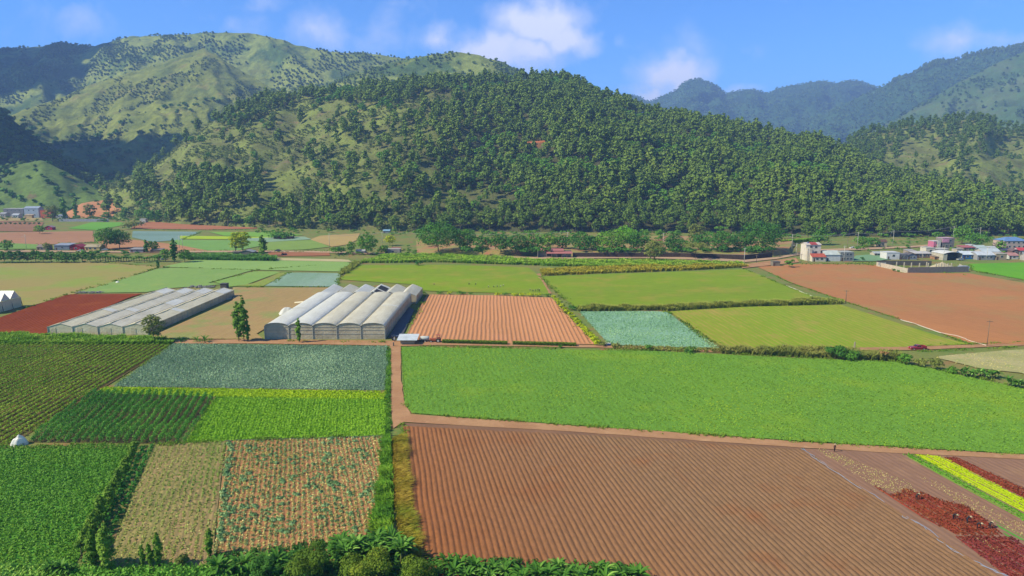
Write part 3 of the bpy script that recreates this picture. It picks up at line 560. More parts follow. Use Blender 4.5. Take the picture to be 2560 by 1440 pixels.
def scatter(H, n, dens, vmax=1.05, mind=0, seed=1, prev=None):
    """random points on a hill, thinned by a density, at least mind metres apart"""
    r = np.random.default_rng(seed); P = H.P; a = P.shape[0] - 1; b = min(P.shape[1] - 1, int(H.nv * vmax))
    ar = np.linalg.norm(np.cross(P[1:a + 1, :b] - P[:a, :b], P[:a, 1:b + 1] - P[:a, :b]), axis=2); cdf = np.cumsum(ar.ravel()); k = np.searchsorted(cdf, r.random(n) * cdf[-1])
    i, j = k // b, k % b; i = np.minimum(i, a - 1); s, t = r.random(n)[:, None], r.random(n)[:, None]
    Q = (P[i, j] * (1 - s) + P[i + 1, j] * s) * (1 - t) + (P[i, j + 1] * (1 - s) + P[i + 1, j + 1] * s) * t
    px, py = proj(Q); Q = Q[r.random(n) < dens(px, py, Q)]
    if mind:
        g = {}; out = []
        if prev is not None:
            for q in prev: g.setdefault((int(q[0] // mind), int(q[1] // mind)), []).append(q)
        for q in Q:
            c = (int(q[0] // mind), int(q[1] // mind)); ok = True
            for dx_ in (-1, 0, 1):
                for dy_ in (-1, 0, 1):
                    for p in g.get((c[0] + dx_, c[1] + dy_), ()):
                        if (p[0] - q[0]) ** 2 + (p[1] - q[1]) ** 2 < mind * mind: ok = False
            if ok: g.setdefault(c, []).append(q); out.append(q)
        Q = np.array(out)
    return Q
def hillmat(name, grassc, scrub, soil, s=.012, sth=(.45, .6), soilth=(.6, .75), fs=.12, bump=1.0, fine=.5, floor=None):
    key = ('h', name)
    m, t, bs = base_mat(name, 1.0, .05); g = N(t, 'ShaderNodeNewGeometry'); P = g.outputs['Position']
    col = mixc(t, ramp(t, noise(t, P, s, 7, .68), *sth), grassc, scrub); col = mixc(t, ramp(t, noise(t, P, s * 1.7, 6, .6), *soilth), col, soil)
    if floor:                                 # pine litter on the wooded side of the hill
        sg = N(t, 'ShaderNodeSeparateXYZ'); t.links.new(P, sg.inputs[0]); col = mixc(t, ramp(t, mth(t, 'ADD', sg.outputs[0], mth(t, 'MULTIPLY', noise(t, P, .02, 4), 160)), -120, 80), col, floor)
    f = ramp(t, noise(t, P, fs, 6, .75), .35, .65); v = mth(t, 'MULTIPLY_ADD', f, fine, 1 - fine * .55)
    cc = N(t, 'ShaderNodeVectorMath', operation='SCALE'); t.links.new(col, cc.inputs[0]); t.links.new(v, cc.inputs['Scale']); t.links.new(cc.outputs[0], bs.inputs['Base Color'])
    if bump:
        bn = N(t, 'ShaderNodeBump'); bn.inputs['Distance'].default_value = bump; t.links.new(noise(t, P, fs * 1.3, 5, .7), bn.inputs['Height']); t.links.new(bn.outputs[0], bs.inputs['Normal'])
    return m
M_near = hillmat('near_hill', S('#7f8a48'), S('#6c7044'), S('#85745a'), .02, (.42, .58), (.58, .7), .3, .6, floor=S('#57583a'))
M_grass = hillmat('grass_hill', S('#858c44'), S('#66723c'), S('#86804c'), .010, (.44, .60), (.56, .7), .06, 5, .5)
M_scrub = hillmat('scrub_hill', S('#86904a'), S('#52683a'), S('#7c7e48'), .007, (.46, .56), (.62, .75), .05, 4, .6)
M_dark = hillmat('dark_hill', S('#516a38'), S('#3c5630'), S('#5c6a3c'), .012, (.4, .55), (.62, .75), .08, 4, .6)
M_far = hillmat('far_mountain', S('#3f5a34'), S('#334e30'), S('#54683e'), .004, (.4, .55), (.62, .75), .02, 10, .7)
M_rock = hillmat('rocky_mountain', S('#627048'), S('#4a6238'), S('#8a7c68'), .005, (.4, .56), (.62, .74), .02, 8, .6)
# near pine hill
H1 = hill('near_hill', [(250, 470, 1120), (280, 462, 1120), (400, 405, 1130), (470, 345, 1140), (530, 306, 1150), (600, 272, 1160), (700, 245, 1170), (800, 236, 1175), (900, 226, 1180), (1000, 216, 1180), (1120, 208, 1180), (1240, 204, 1180), (1340, 202, 1180), (1400, 204, 1170), (1460, 218, 1150), (1530, 250, 1120), (1620, 288, 1080), (1700, 302, 1060), (1800, 318, 1050), (1900, 338, 1040), (2000, 352, 1020), (2060, 368, 1000), (2110, 395, 980), (2170, 430, 940), (2250, 458, 900), (2400, 490, 860), (2560, 520, 830), (2900, 560, 780)],
          [(250, None, 860), (340, None, 800), (460, None, 735), (640, None, 690), (1000, None, 650), (1800, None, 632), (2000, None, 605), (2250, None, 592), (2560, None, 605), (2900, None, 640)], M_near, amp=26, lam=150, nv=110, dxp=8, pw=.95, seed=4, detail=2.2, dl=14)
H2 = hill('grassy_hill', [(560, 240, 1900), (700, 225, 1900), (820, 212, 1880), (900, 180, 1850), (1000, 152, 1850), (1060, 141, 1850), (1140, 129, 1850), (1190, 136, 1850), (1260, 156, 1850), (1330, 190, 1800), (1420, 240, 1750), (1500, 290, 1700)],
          [(560, None, 1350), (1000, None, 1400), (1500, None, 1400)], M_scrub, amp=45, lam=220, nv=80, dxp=8, seed=11, detail=4, dl=30)
H3 = hill('grassy_mountain', [(-300, 140, 3000), (0, 124, 2900), (100, 117, 2850), (146, 105, 2800), (200, 113, 2750), (235, 116, 2700), (330, 90, 2650), (400, 90, 2600), (470, 85, 2550), (560, 81, 2500), (640, 83, 2500), (680, 93, 2500), (740, 113, 2450), (830, 131, 2400), (900, 129, 2400), (980, 142, 2400), (1080, 150, 2400), (1200, 190, 2400)],
          [(-300, None, 1700), (0, None, 1650), (600, None, 1750), (1200, None, 1900)], M_scrub, amp=110, lam=330, nv=120, dxp=8, pw=1.05, seed=23, detail=6, dl=40)
H3b = hill('grassy_ridge', [(-250, 330, 1750), (-60, 305, 1780), (20, 292, 1800), (55, 276, 1830), (134, 250, 1880), (235, 209, 1950), (336, 179, 2000), (430, 146, 2060), (511, 121, 2100), (545, 138, 2060), (571, 157, 2030), (605, 178, 2000), (638, 196, 1960), (700, 232, 1900), (780, 290, 1850)],
           [(-250, None, 1250), (200, None, 1230), (780, None, 1350)], M_grass, amp=50, lam=170, nv=120, dxp=6, pw=.95, seed=31, detail=5, dl=34, stretch=2.6)
H5 = hill('wooded_slope', [(-400, 180, 1150), (-200, 220, 1150), (0, 268, 1180), (30, 298, 1180), (90, 345, 1180), (170, 400, 1180), (250, 440, 1180), (330, 470, 1150), (420, 500, 1100)],
          [(-400, None, 900), (420, None, 960)], M_dark, amp=14, lam=90, nv=50, dxp=8, seed=41, detail=2, dl=14)
H4 = hill('small_hill', [(-250, 470, 1010), (0, 428, 1020), (60, 408, 1020), (105, 400, 1020), (170, 432, 1020), (240, 470, 1010), (330, 500, 1000), (380, 530, 960)],
          [(-250, None, 905), (380, None, 900)], hillmat('small_hill', S('#6a8040'), S('#566a38'), S('#7c6a50'), .02, (.45, .6), (.6, .7), .2, 1), amp=5, lam=60, nv=40, dxp=8, seed=44, detail=1, dl=10)
H10 = hill('bare_slope', [(150, 540, 900), (205, 508, 930), (260, 500, 950), (300, 492, 955), (345, 486, 960), (365, 500, 960), (400, 520, 950)],
           [(150, None, 850), (300, None, 840), (400, None, 840)], hillmat('orange_slope', S('#c08a62'), S('#b98260'), S('#a98a5c'), .02, (.3, .6), (.64, .7), .3, .1, .25), amp=1, lam=60, nv=24, dxp=6, seed=47, detail=.3)
M_near6 = hillmat('wooded_hill', S('#7f8a48'), S('#6c7044'), S('#85745a'), .02, (.42, .58), (.58, .7), .3, .6)
H6 = hill('wooded_hill', [(2080, 420, 1330), (2130, 345, 1340), (2200, 326, 1350), (2260, 314, 1350), (2330, 308, 1350), (2400, 300, 1350), (2450, 300, 1350), (2510, 316, 1350), (2560, 332, 1340), (2700, 380, 1300), (2900, 440, 1250)],
          [(2080, None, 900), (2560, None, 860), (2900, None, 860)], M_near6, amp=28, lam=140, nv=80, dxp=8, pw=.9, seed=53, detail=2.5, dl=16)
H7 = hill('far_ridge', [(1400, 260, 5600), (1560, 236, 5600), (1590, 238, 5600), (1622, 254, 5550), (1655, 243, 5500), (1690, 226, 5500), (1704, 209, 5500), (1725, 201, 5500), (1748, 197, 5500), (1772, 206, 5500), (1800, 220, 5500), (1815, 234, 5500), (1850, 227, 5400), (1880, 223, 5400), (1915, 232, 5400), (1960, 218, 5400), (2010, 207, 5400), (2052, 202, 5400), (2090, 208, 5400), (2125, 203, 5400), (2150, 204, 5400), (2190, 219, 5300), (2250, 240, 5300), (2400, 260, 5300)],
          [(1400, None, 3500), (2400, None, 3400)], M_far, amp=170, lam=420, nv=110, dxp=6, seed=61, detail=11, dl=60)
H8 = hill('far_mountain', [(1950, 330, 4300), (2050, 290, 4200), (2150, 240, 4100), (2200, 218, 4100), (2240, 200, 4100), (2280, 186, 4050), (2310, 166, 4000), (2345, 155, 4000), (2390, 150, 3950), (2420, 138, 3900), (2470, 127, 3850), (2520, 125, 3800), (2560, 112, 3800), (2640, 80, 3800), (2760, 50, 3800), (3000, 20, 3800)],
          [(1950, None, 3000), (2560, None, 2600), (3000, None, 2500)], M_far, amp=120, lam=360, nv=110, dxp=6, seed=71, detail=8, dl=50)
H9 = hill('rocky_mountain', [(2160, 330, 3000), (2230, 305, 3000), (2280, 275, 3000), (2340, 240, 3000), (2400, 205, 3000), (2450, 180, 3000), (2500, 155, 3000), (2560, 128, 3000), (2640, 90, 3000), (2800, 40, 3000), (3000, 10, 3000)],
          [(2160, None, 2100), (3000, None, 1900)], M_rock, amp=80, lam=260, nv=100, dxp=6, seed=77, detail=6, dl=44)
mb = MB()                                                       # the rest of the range, out to both sides
# ---------------------------------------------------------------- trees
def fib(n, r):
    i = np.arange(n) + .5; ph = np.arccos(1 - 2 * i / n); th = math.pi * (1 + 5 ** .5) * i + r.random() * 6
    return np.stack([np.cos(th) * np.sin(ph), np.sin(th) * np.sin(ph), np.cos(ph)], 1)
def clumps(centers, radii, n, size, r, squash=.75, inner=.35):
    """leaf faces spread through clumps; returns centres, normals, sizes, tint"""
    C = []; Nn = []; S_ = []; T = []
    for c, rad in zip(centers, radii):
        m = max(4, int(n * rad ** 1.6)); d = r.normal(size=(m, 3)); d /= np.linalg.norm(d, axis=1, keepdims=True)
        d[:, 2] = np.where(d[:, 2] < -.3, -d[:, 2], d[:, 2]); k = (inner + (1 - inner) * r.random(m) ** .5)[:, None]
        C.append(np.array(c) + d * k * rad * np.array([1, 1, squash])); Nn.append(d + r.normal(size=(m, 3)) * .38 + np.array([0, 0, .25]))
        S_.append(size * (.6 + .8 * r.random(m))); T.append(np.clip(.5 + (r.random() - .5) * .5 + r.normal(size=m) * .13, 0, 1))
    return np.concatenate(C), np.concatenate(Nn), np.concatenate(S_), np.concatenate(T)
def crown_arr(kind, h, wd, n, size, seed):
    """crown leaves of a tree of height h and crown width wd"""
    r = np.random.default_rng(seed); cs = []; rs = []
    if kind == 'pine':
        z = h * (.30 + .1 * r.random())
        while z < h * .98:
            f = (z - h * .3) / (h * .7); rad = wd * .5 * (math.sin(math.pi * min(1, .22 + f * .80)) ** .8) * (.75 + .5 * r.random()); m = 2 if f > .85 else 3
            for k in range(m):
                a = r.random() * 6.283; q = rad * .55 * (r.random() ** .5); cs.append((math.cos(a) * q, math.sin(a) * q, z)); rs.append(max(.16 * wd, rad * (.42 + .25 * r.random())))
            z += h * .085 * (.8 + .5 * r.random())
    elif kind == 'cone':
        for k in range(12):
            f = k / 11; z = h * (.12 + .85 * f); rad = wd * .5 * (1 - f) ** .8 + .2
            for q in range(3 if f < .7 else 1):
                a = r.random() * 6.283; cs.append((math.cos(a) * rad * .5, math.sin(a) * rad * .5, z)); rs.append(rad * .6 + .15)
    elif kind == 'poplar':
        for k in range(16):
            f = k / 15; z = h * (.12 + .84 * f); rad = wd * .5 * (math.sin(math.pi * (.12 + .84 * f)) ** .6) * (.75 + .35 * r.random())
            a = r.random() * 6.283; cs.append((math.cos(a) * rad * .35, math.sin(a) * rad * .35, z)); rs.append(rad * .8)
    elif kind == 'flat':
        for k in range(11):
            a = k * 2.4 + r.random(); q = wd * .42 * math.sqrt((k + .5) / 11); cs.append((math.cos(a) * q, math.sin(a) * q, h * (.80 + .1 * r.random() - .12 * (q / (wd * .5))))); rs.append(wd * .15 * (.8 + .5 * r.random()))
    elif kind == 'bush':
        for k in range(9):
            a = k * 2.4 + r.random(); q = wd * .36 * math.sqrt((k + .5) / 9); cs.append((math.cos(a) * q, math.sin(a) * q, h * (.28 + .34 * r.random()))); rs.append(wd * .2 * (.8 + .5 * r.random()))
    elif kind == 'full':
        d = fib(22, r)
        for k in range(22):
            q = d[k] * (.6 + .15 * r.random()); cs.append((q[0] * wd * .52, q[1] * wd * .46, h * .47 + q[2] * h * .50)); rs.append(wd * (.14 + .07 * r.random()))
        cs.append((0, 0, h * .5)); rs.append(wd * .25)
    else:                                   # broad
        d = fib(15, r)
        for k in range(15):
            q = d[k] * (.6 + .15 * r.random()); cs.append((q[0] * wd * .52, q[1] * wd * .52, h * .53 + q[2] * h * .43)); rs.append(wd * (.17 + .09 * r.random()))
        cs.append((0, 0, h * .6)); rs.append(wd * .25)
    ex = sum(q ** 1.6 for q in rs); C, Nn, S_, T = clumps(cs, rs, n / ex, size, r)
    C[:, 2] = np.maximum(C[:, 2], .15); return C, Nn, S_, T, cs
def trunk_mb(kind, h, wd, cs, seed, th=None):
    r = random.Random(seed); mb = MB(); th = th or max(.12, h * .018); top = {'pine': .93, 'cone': .95, 'poplar': .85, 'flat': .6, 'bush': .35}.get(kind, .55) * h
    pts = [(0, 0, -.5)]; R = [th * 1.25]; x = y = 0
    for k in range(1, 6):
        x += r.uniform(-1, 1) * h * .012; y += r.uniform(-1, 1) * h * .012; pts.append((x, y, top * k / 5)); R.append(th * (1 - k / 6.2))
    mb.tube(pts, R, 6); st_ = {'pine': 9, 'poplar': 5, 'cone': 4, 'bush': 5}.get(kind, 9); sel = cs if len(cs) <= st_ else [cs[int(i * len(cs) / st_)] for i in range(st_)]
    for c in sel:
        z0 = min(c[2] * (.55 if kind != 'pine' else .92), top * .95); z0 = max(z0, h * .08); mid = ((c[0] + x * z0 / top) * .5, (c[1] + y * z0 / top) * .5, z0 + (c[2] - z0) * .6)
        mb.tube([(x * z0 / top, y * z0 / top, z0), mid, c], [th * .42, th * .3, th * .12], 4, cap=False)
    return mb
M_bark = solid('bark', S('#7a6a58'), .9, .4, 2.0); M_barkp = solid('bark_pale', S('#9c9080'), .9, .3, 2.0)
L_pine = leafm('pine', S('#4f692e'), S('#6e843a'), S('#7e9040'), .6, .2); L_pine2 = leafm('pine2', S('#4e682f'), S('#6f8438'), None, .6, .2)
L_dark = leafm('darkl', S('#34602a'), S('#52802e'), S('#6c9634'), .5, .15); L_mid = leafm('midl', S('#46742a'), S('#6c9434'), S('#84a842'), .5, .2)
L_yel = leafm('yell', S('#8c9f14'), S('#b8b820'), S('#6c8c1e'), .4, .25); L_ol = leafm('oll', S('#5f6c38'), S('#7d8448'), S('#8c8f58'), .5, .15)
L_brt = leafm('brtl', S('#5c9a2a'), S('#86b830'), None, .4, .25); L_pop = leafm('popl', S('#4c7426'), S('#78963a'), S('#8fae48'), .4, .2)
L_hedge = leafm('hedgel', S('#90a814'), S('#c0c41c'), S('#4f7a20'), .3, .2); L_scrub = leafm('scrubl', S('#5b7040'), S('#76824c'), S('#7f8454'), .8, .1)
TN = [0]
def tree(kind, x, y, hpx, wpx, mat, label, name='tree', cat='tree', group=None, z=0.0, n=None, bark=None, yd=0, Y=None, th=None):
    """a tree standing at a ground point; hpx, wpx its height and crown width in source pixels"""
    TN[0] += 1; seed = TN[0] * 13 + 5
    p = gp(x, y, z) if Y is None else atdepth(x, y, Y); m = (p[1] * ct + (CH - p[2]) * st) / F; h, wd = hpx * m / .97, wpx * m; pxn = (hpx * .4) * (wpx * .4)
    n = n or int(np.clip(pxn * 3.0, 220, 5200)); size = max(.12, .68 * math.sqrt(h * wd * 3.2 / n))
    C, Nn, S_, T, cs = crown_arr(kind, h, wd, n, size, seed); S_ = S_ * (1.35 if kind == 'poplar' else 1.0)
    root = empty(name, p); mb = MB(); leaves(C, Nn, S_, S_ * .72, T, mb)
    mb.build('crown', mat, root, tint=True); trunk_mb(kind, h, wd, cs, seed, th).build('trunk', bark or M_bark, root, smooth=True); tag(root, label, cat, group); return root

# forests ---------------------------------------------------------
def box01(px, py, x0, y0, x1, y1): return (px > x0) & (px < x1) & (py > y0) & (py < y1)
def tri(px, py, pts):
    P = np.array(pts, float); return inpoly(P, np.asarray(px), np.asarray(py))
def dens1(px, py, Q):
    d = np.interp(px, [280, 480, 640, 800, 960, 1120, 1260, 1400], [.008, .01, .018, .035, .075, .18, .5, 1.0])
    d = d * (.55 + .9 * fbm(Q[:, 0] / 60, Q[:, 1] / 60, 3, 90)) if True else d
    d = np.where((py > np.interp(px, [420, 640, 900], [490, 510, 520])) & (px > 420), np.maximum(d, .5), d); d = np.where(box01(px, py, 340, 430, 660, 520) & (fbm(px / 60, py / 40, 2, 3) > .47), .4, d)
    d = np.where(tri(px, py, [(530, 300), (700, 200), (900, 195), (900, 250), (760, 255), (640, 300), (560, 330)]), .35, d)
    d = np.where((px > 860) & (py < 262), .8, d)
    for q in ([(1140, 552), (1270, 488), (1295, 500), (1270, 532), (1180, 560)], [(1040, 520), (1120, 488), (1240, 492), (1130, 515), (1060, 540)], [(935, 575), (960, 545), (1060, 525), (1020, 560), (960, 585)],
              [(1180, 240), (1290, 205), (1330, 215), (1260, 245)], [(980, 275), (1060, 235), (1200, 232), (1120, 262), (1010, 300)], [(470, 555), (660, 500), (700, 520), (620, 560)]):
        d = np.where(tri(px, py, q), .02, d)
    d = np.where(box01(px, py, 1300, 364, 1385, 384), 0, d); d = np.where(px < 330, .02, d); return d
T1 = scatter(H1, 30000, dens1, vmax=1.02, mind=6.6, seed=2)
def dens6(px, py, Q):
    d = np.where(py < 345, 1.0, .22) * np.ones(len(px)); d = np.where((px < 2210) & (py < 420), 1, d)
    for q in ([(2200, 400), (2290, 360), (2330, 372), (2320, 420), (2240, 440)], [(2430, 400), (2520, 350), (2600, 380), (2600, 480), (2430, 470)]): d = np.where(tri(px, py, q), .04, d)
    d = np.where(py > 470, .6, d); return d
T6 = scatter(H6, 3500, dens6, vmax=1.02, mind=8, seed=3)
def dens2(px, py, Q):
    f = fbm(Q[:, 0] / 90, Q[:, 1] / 90, 3, 12); return np.where(f > .50, .9, .04) * np.where((px < 1000) & (py < 170), .5, 1)
T2 = scatter(H2, 9000, dens2, vmax=1.0, mind=7, seed=4)
T5 = scatter(H5, 1800, lambda px, py, Q: np.full(len(px), .85), mind=8, seed=5)
def make_pines(n, seed, nf, kind='pine'):
    out = []
    for k in range(n):
        h = 16.5; wd = h * (.64 + .2 * ((k * 37) % 10) / 10); C, Nn, S_, T, cs = crown_arr(kind, h, wd, nf, .72 * math.sqrt(h * wd * 3.0 / nf), seed + k); out.append((C, Nn, S_, T, cs, h, wd))
    return out
# the 300 nearest pines, each a thing with crown and trunk
near = np.argsort(T1[:, 1] + np.abs(T1[:, 0]) * .12)[:300]; far1 = np.setdiff1d(np.arange(len(T1)), near)
protos = []
for k, (C, Nn, S_, T, cs, h, wd) in enumerate(make_pines(8, 300, 520)):
    root = empty('pine_tree', (0, 0, 0)); mb = MB(); leaves(C, Nn, S_, S_ * .7, T, mb); mb.build('crown', L_pine if k % 3 else L_pine2, root, tint=True)
    trunk_mb('pine', h, wd, cs, k, .26).build('trunk', M_barkp if k % 2 else M_bark, root, smooth=True)
    tag(root, 'tall green pine at the foot of the wooded hill behind the valley fields', 'tree', 'pines along the foot of the near hill'); protos.append(root)
used = set()
for q, i in enumerate(near):
    k = (q * 5 + q // 7) % 8; s = .75 + .5 * random.random(); p = T1[i] - np.array([0, 0, .4])
    if k not in used: used.add(k); r = protos[k]; r.location = p; r.rotation_euler = (0, 0, random.random() * 6.28); r.scale = (s, s, s * (.85 + .3 * random.random()))
    else: copy_tree(protos[k], p, random.random() * 6.28, (s, s, s * (.85 + .3 * random.random())))
def forest(name, label, pts, mat, temps, seed, smin=.7, smax=1.2, kind='stuff', trunks=True, bark=None, extra=None):
    r = np.random.default_rng(seed); mb = MB(); tb = MB(); gi = r.integers(0, len(temps), len(pts)); big = fbm(pts[:, 0] / 45, pts[:, 1] / 45, 3, seed)
    for t, (C, Nn, S_, T, cs, h, wd) in enumerate(temps):
        I = np.where(gi == t)[0]; m = len(I)
        if not m: continue
        a = r.random(m) * 6.283; s = smin + (smax - smin) * r.random(m); c, sn = np.cos(a), np.sin(a)
        def tr(V, sc):
            X = V[None, :, 0] * c[:, None] - V[None, :, 1] * sn[:, None]; Y = V[None, :, 0] * sn[:, None] + V[None, :, 1] * c[:, None]; Z = np.broadcast_to(V[None, :, 2], X.shape)
            o = np.stack([X, Y, Z], -1); return o * s[:, None, None] + pts[I][:, None, :] if sc else o
        CC = tr(C, True).reshape(-1, 3); NN = tr(Nn, False).reshape(-1, 3); SS = (S_[None] * s[:, None]).ravel()
        tint_ = np.clip(T[None] * .45 + (np.clip(big[I] * 1.5 - .25, 0, 1) * .35 + .35 * r.random(m) - .08)[:, None], 0, 1).ravel(); leaves(CC, NN, SS, SS * .7, tint_, mb)
        if trunks:
            for i, sc in zip(I, s): p = pts[i]; tb.tube([p - np.array([0, 0, .8]), p + np.array([0, 0, h * .8 * sc])], [.26 * sc, .12 * sc], 3, cap=False)
    o = mb.build(name, mat, tint=True); tag(o, label, 'forest', kind=kind)
    if trunks: tb.build('trunks', bark or M_barkp, o)
    return o
tempA = make_pines(7, 400, 230); tempB = make_pines(5, 500, 110); tempC = make_pines(4, 600, 50, 'broad'); tempD = make_pines(4, 650, 200, 'broad')
for (C, Nn, S_, T, cs, h, wd) in tempD: C *= np.array([1, 1, .8])
for (C, Nn, S_, T, cs, h, wd) in tempC: C *= np.array([1, 1, .62]); S_ *= .8
bn = fbm(T1[far1][:, 0] / 38, T1[far1][:, 1] / 38, 3, 71); isb = (bn > .60) | (rng.random(len(far1)) < .05)
forest('pine_forest', 'dense green pine forest covering the near hill', T1[far1][~isb], L_pine, tempA, 1, .6, 1.4)
forest('leafy_woodland', 'patches of brighter leafy trees among the pines on the near hill', T1[far1][isb], L_mid, tempD, 11, .55, 1.0)
forest('pine_forest', 'pines on the wooded hill at the right edge', T6, L_pine2, tempA, 2, .6, 1.15)
forest('woodland', 'scattered dark woodland on the rounded grassy hill behind', T2, L_pine2, tempC, 3, .4, .85, trunks=False)
forest('woodland', 'dark woodland on the slope at the left edge', T5, L_pine2, tempC, 4, .6, 1.1, trunks=False)
T3 = scatter(H3, 60000, lambda px, py, Q: np.where(fbm(Q[:, 0] / 120, Q[:, 1] / 150, 4, 33) > .515 - .08 * (px < 420), .9, .012), mind=8, seed=6)
forest('woodland', 'bluish scrub woodland over the high mountain on the left', T3, leafm('hillw', S('#4f6a3a'), S('#6a7f42'), None, .5, .1), [(C, Nn, S_, T, cs, h, wd) for (C, Nn, S_, T, cs, h, wd) in make_pines(3, 700, 22, 'bush')], 5, .35, .8, trunks=False)
T8 = np.concatenate([scatter(H8, 9000, lambda px, py, Q: np.full(len(px), .8), vmax=1.02, mind=12, seed=7), scatter(H9, 5000, lambda px, py, Q: np.where(fbm(Q[:, 0] / 150, Q[:, 1] / 150, 3, 35) > .52, .7, .08), mind=12, seed=8), scatter(H7, 12000, lambda px, py, Q: np.full(len(px), .8), vmax=1.02, mind=15, seed=9)])
forest('woodland', 'distant forest covering the blue mountains on the right', T8, leafm('farl', S('#46603a'), S('#5c7644'), None, .4, 0), make_pines(3, 800, 22, 'bush'), 6, .6, 1.2, trunks=False)
# crest trees that stand against the sky
T8c = scatter(H8, 30000, lambda px, py, Q: np.where((px > 2230) & (py < np.interp(px, [2240, 2400, 2560], [204, 150, 124])), .5, 0), vmax=1.03, mind=9, seed=10)
if len(T8c): forest('ridge_trees', 'row of tiny trees along the crest of the right-hand mountain', T8c, L_pine2, tempB, 7, .9, 1.5)
# scrub on the near hill
SC = np.concatenate([scatter(H1, 30000, lambda px, py, Q: np.clip((fbm(Q[:, 0] / 35, Q[:, 1] / 35, 3, 44) - .40) * 5, .05, 1) * np.where(px < 1250, 1, .25) * np.where(tri(px, py, [(1140, 552), (1270, 488), (1295, 500), (1270, 532), (1180, 560)]), 0, 1), mind=0, seed=12),
                     scatter(H6, 2500, lambda px, py, Q: np.full(len(px), .35), seed=13)])
forest('scrub', 'low olive scrub and bushes over the open slopes of the near hill', SC, L_scrub, [(C * np.array([.9, .9, .8]), Nn, S_ * .9, T, cs, h, wd) for (C, Nn, S_, T, cs, h, wd) in [(lambda a: (a[0], a[1], a[2], a[3], a[4], 3, 4))(crown_arr('bush', 3, 4.2, 26, .55, 900 + k)) for k in range(4)]], 8, .55, 1.7, trunks=False)
S3 = scatter(H3b, 9000, lambda px, py, Q: np.where(fbm(Q[:, 0] / 70, Q[:, 1] / 110, 4, 91) > .585 - .05 * (py > 300), .8, .012), seed=19, vmax=.98)
forest('scrub', 'patches of low scrub in the folds of the grassy ridge', S3, L_scrub, [(C, Nn, S_, T, cs, h, wd) for (C, Nn, S_, T, cs, h, wd) in make_pines(2, 750, 16, 'bush')], 12, .18, .42, trunks=False)
# dark trees dotted over the grassy ridge
def d3b(px, py, Q):
    g = np.full(len(px), .06); g = np.where(tri(px, py, [(410, 270), (440, 245), (520, 228), (560, 235), (545, 262), (470, 280), (420, 285)]), 2, g); g = np.where(py > 300, .12, g); g = np.where((px < 300) & (py > 330), .6, g)
    return g
TD = scatter(H3b, 1600, d3b, vmax=.97, mind=13, seed=14)
C, Nn, S_, T, cs = crown_arr('broad', 13, 13, 200, 1.3, 77); pr = None
TD = TD[np.argsort(TD[:, 1])][:290]
for i, p in enumerate(TD):
    s = .55 + .75 * random.random() ** 1.5
    if pr is None:
        mb = MB(); leaves(C, Nn, S_, S_ * .7, T, mb); pr = mb.build('hillside_tree', L_dark, tint=True); tag(pr, 'lone dark tree dotted on the pale green grassy ridge', 'tree', 'dark trees dotted over the grassy ridge'); o = pr
    else: o = pr.copy(); COL.objects.link(o)
    o.location = p - np.array([0, 0, .5]); o.rotation_euler = (0, 0, random.random() * 6.28); o.scale = (s, s, s * .85)
TS = scatter(H4, 260, lambda px, py, Q: np.where((py > 420) & (py < 475), .25, .4), mind=9, seed=15)
forest('woodland', 'dark bushes on the small rounded hill behind the left village', TS, L_dark, tempC, 9, .4, .9, trunks=False)
# valley edge woodland on the left, behind the village
vp = []
for k in range(420):
    x = random.uniform(-60, 700); Yd = random.uniform(700, 900)
    r_ = ray(x, 560); X_ = r_[0] / r_[1] * Yd; px, py = proj(np.array([X_, Yd, 0.])); lim = 520 if px < 340 else 545
    if (px < 150 and py > 512) or (150 <= px < 235 and py > 500) or (235 <= px < 368) or py > 556: continue
    vp.append((X_, Yd, 0.0))
print('trees', len(T1), len(T6), len(T2), len(T3), len(T8), len(SC), len(TD), len(T8c), len(vp))
if vp: forest('woodland', 'trees between the left village and the foot of the hill', np.array(vp), L_dark, tempA, 10, .45, .8)

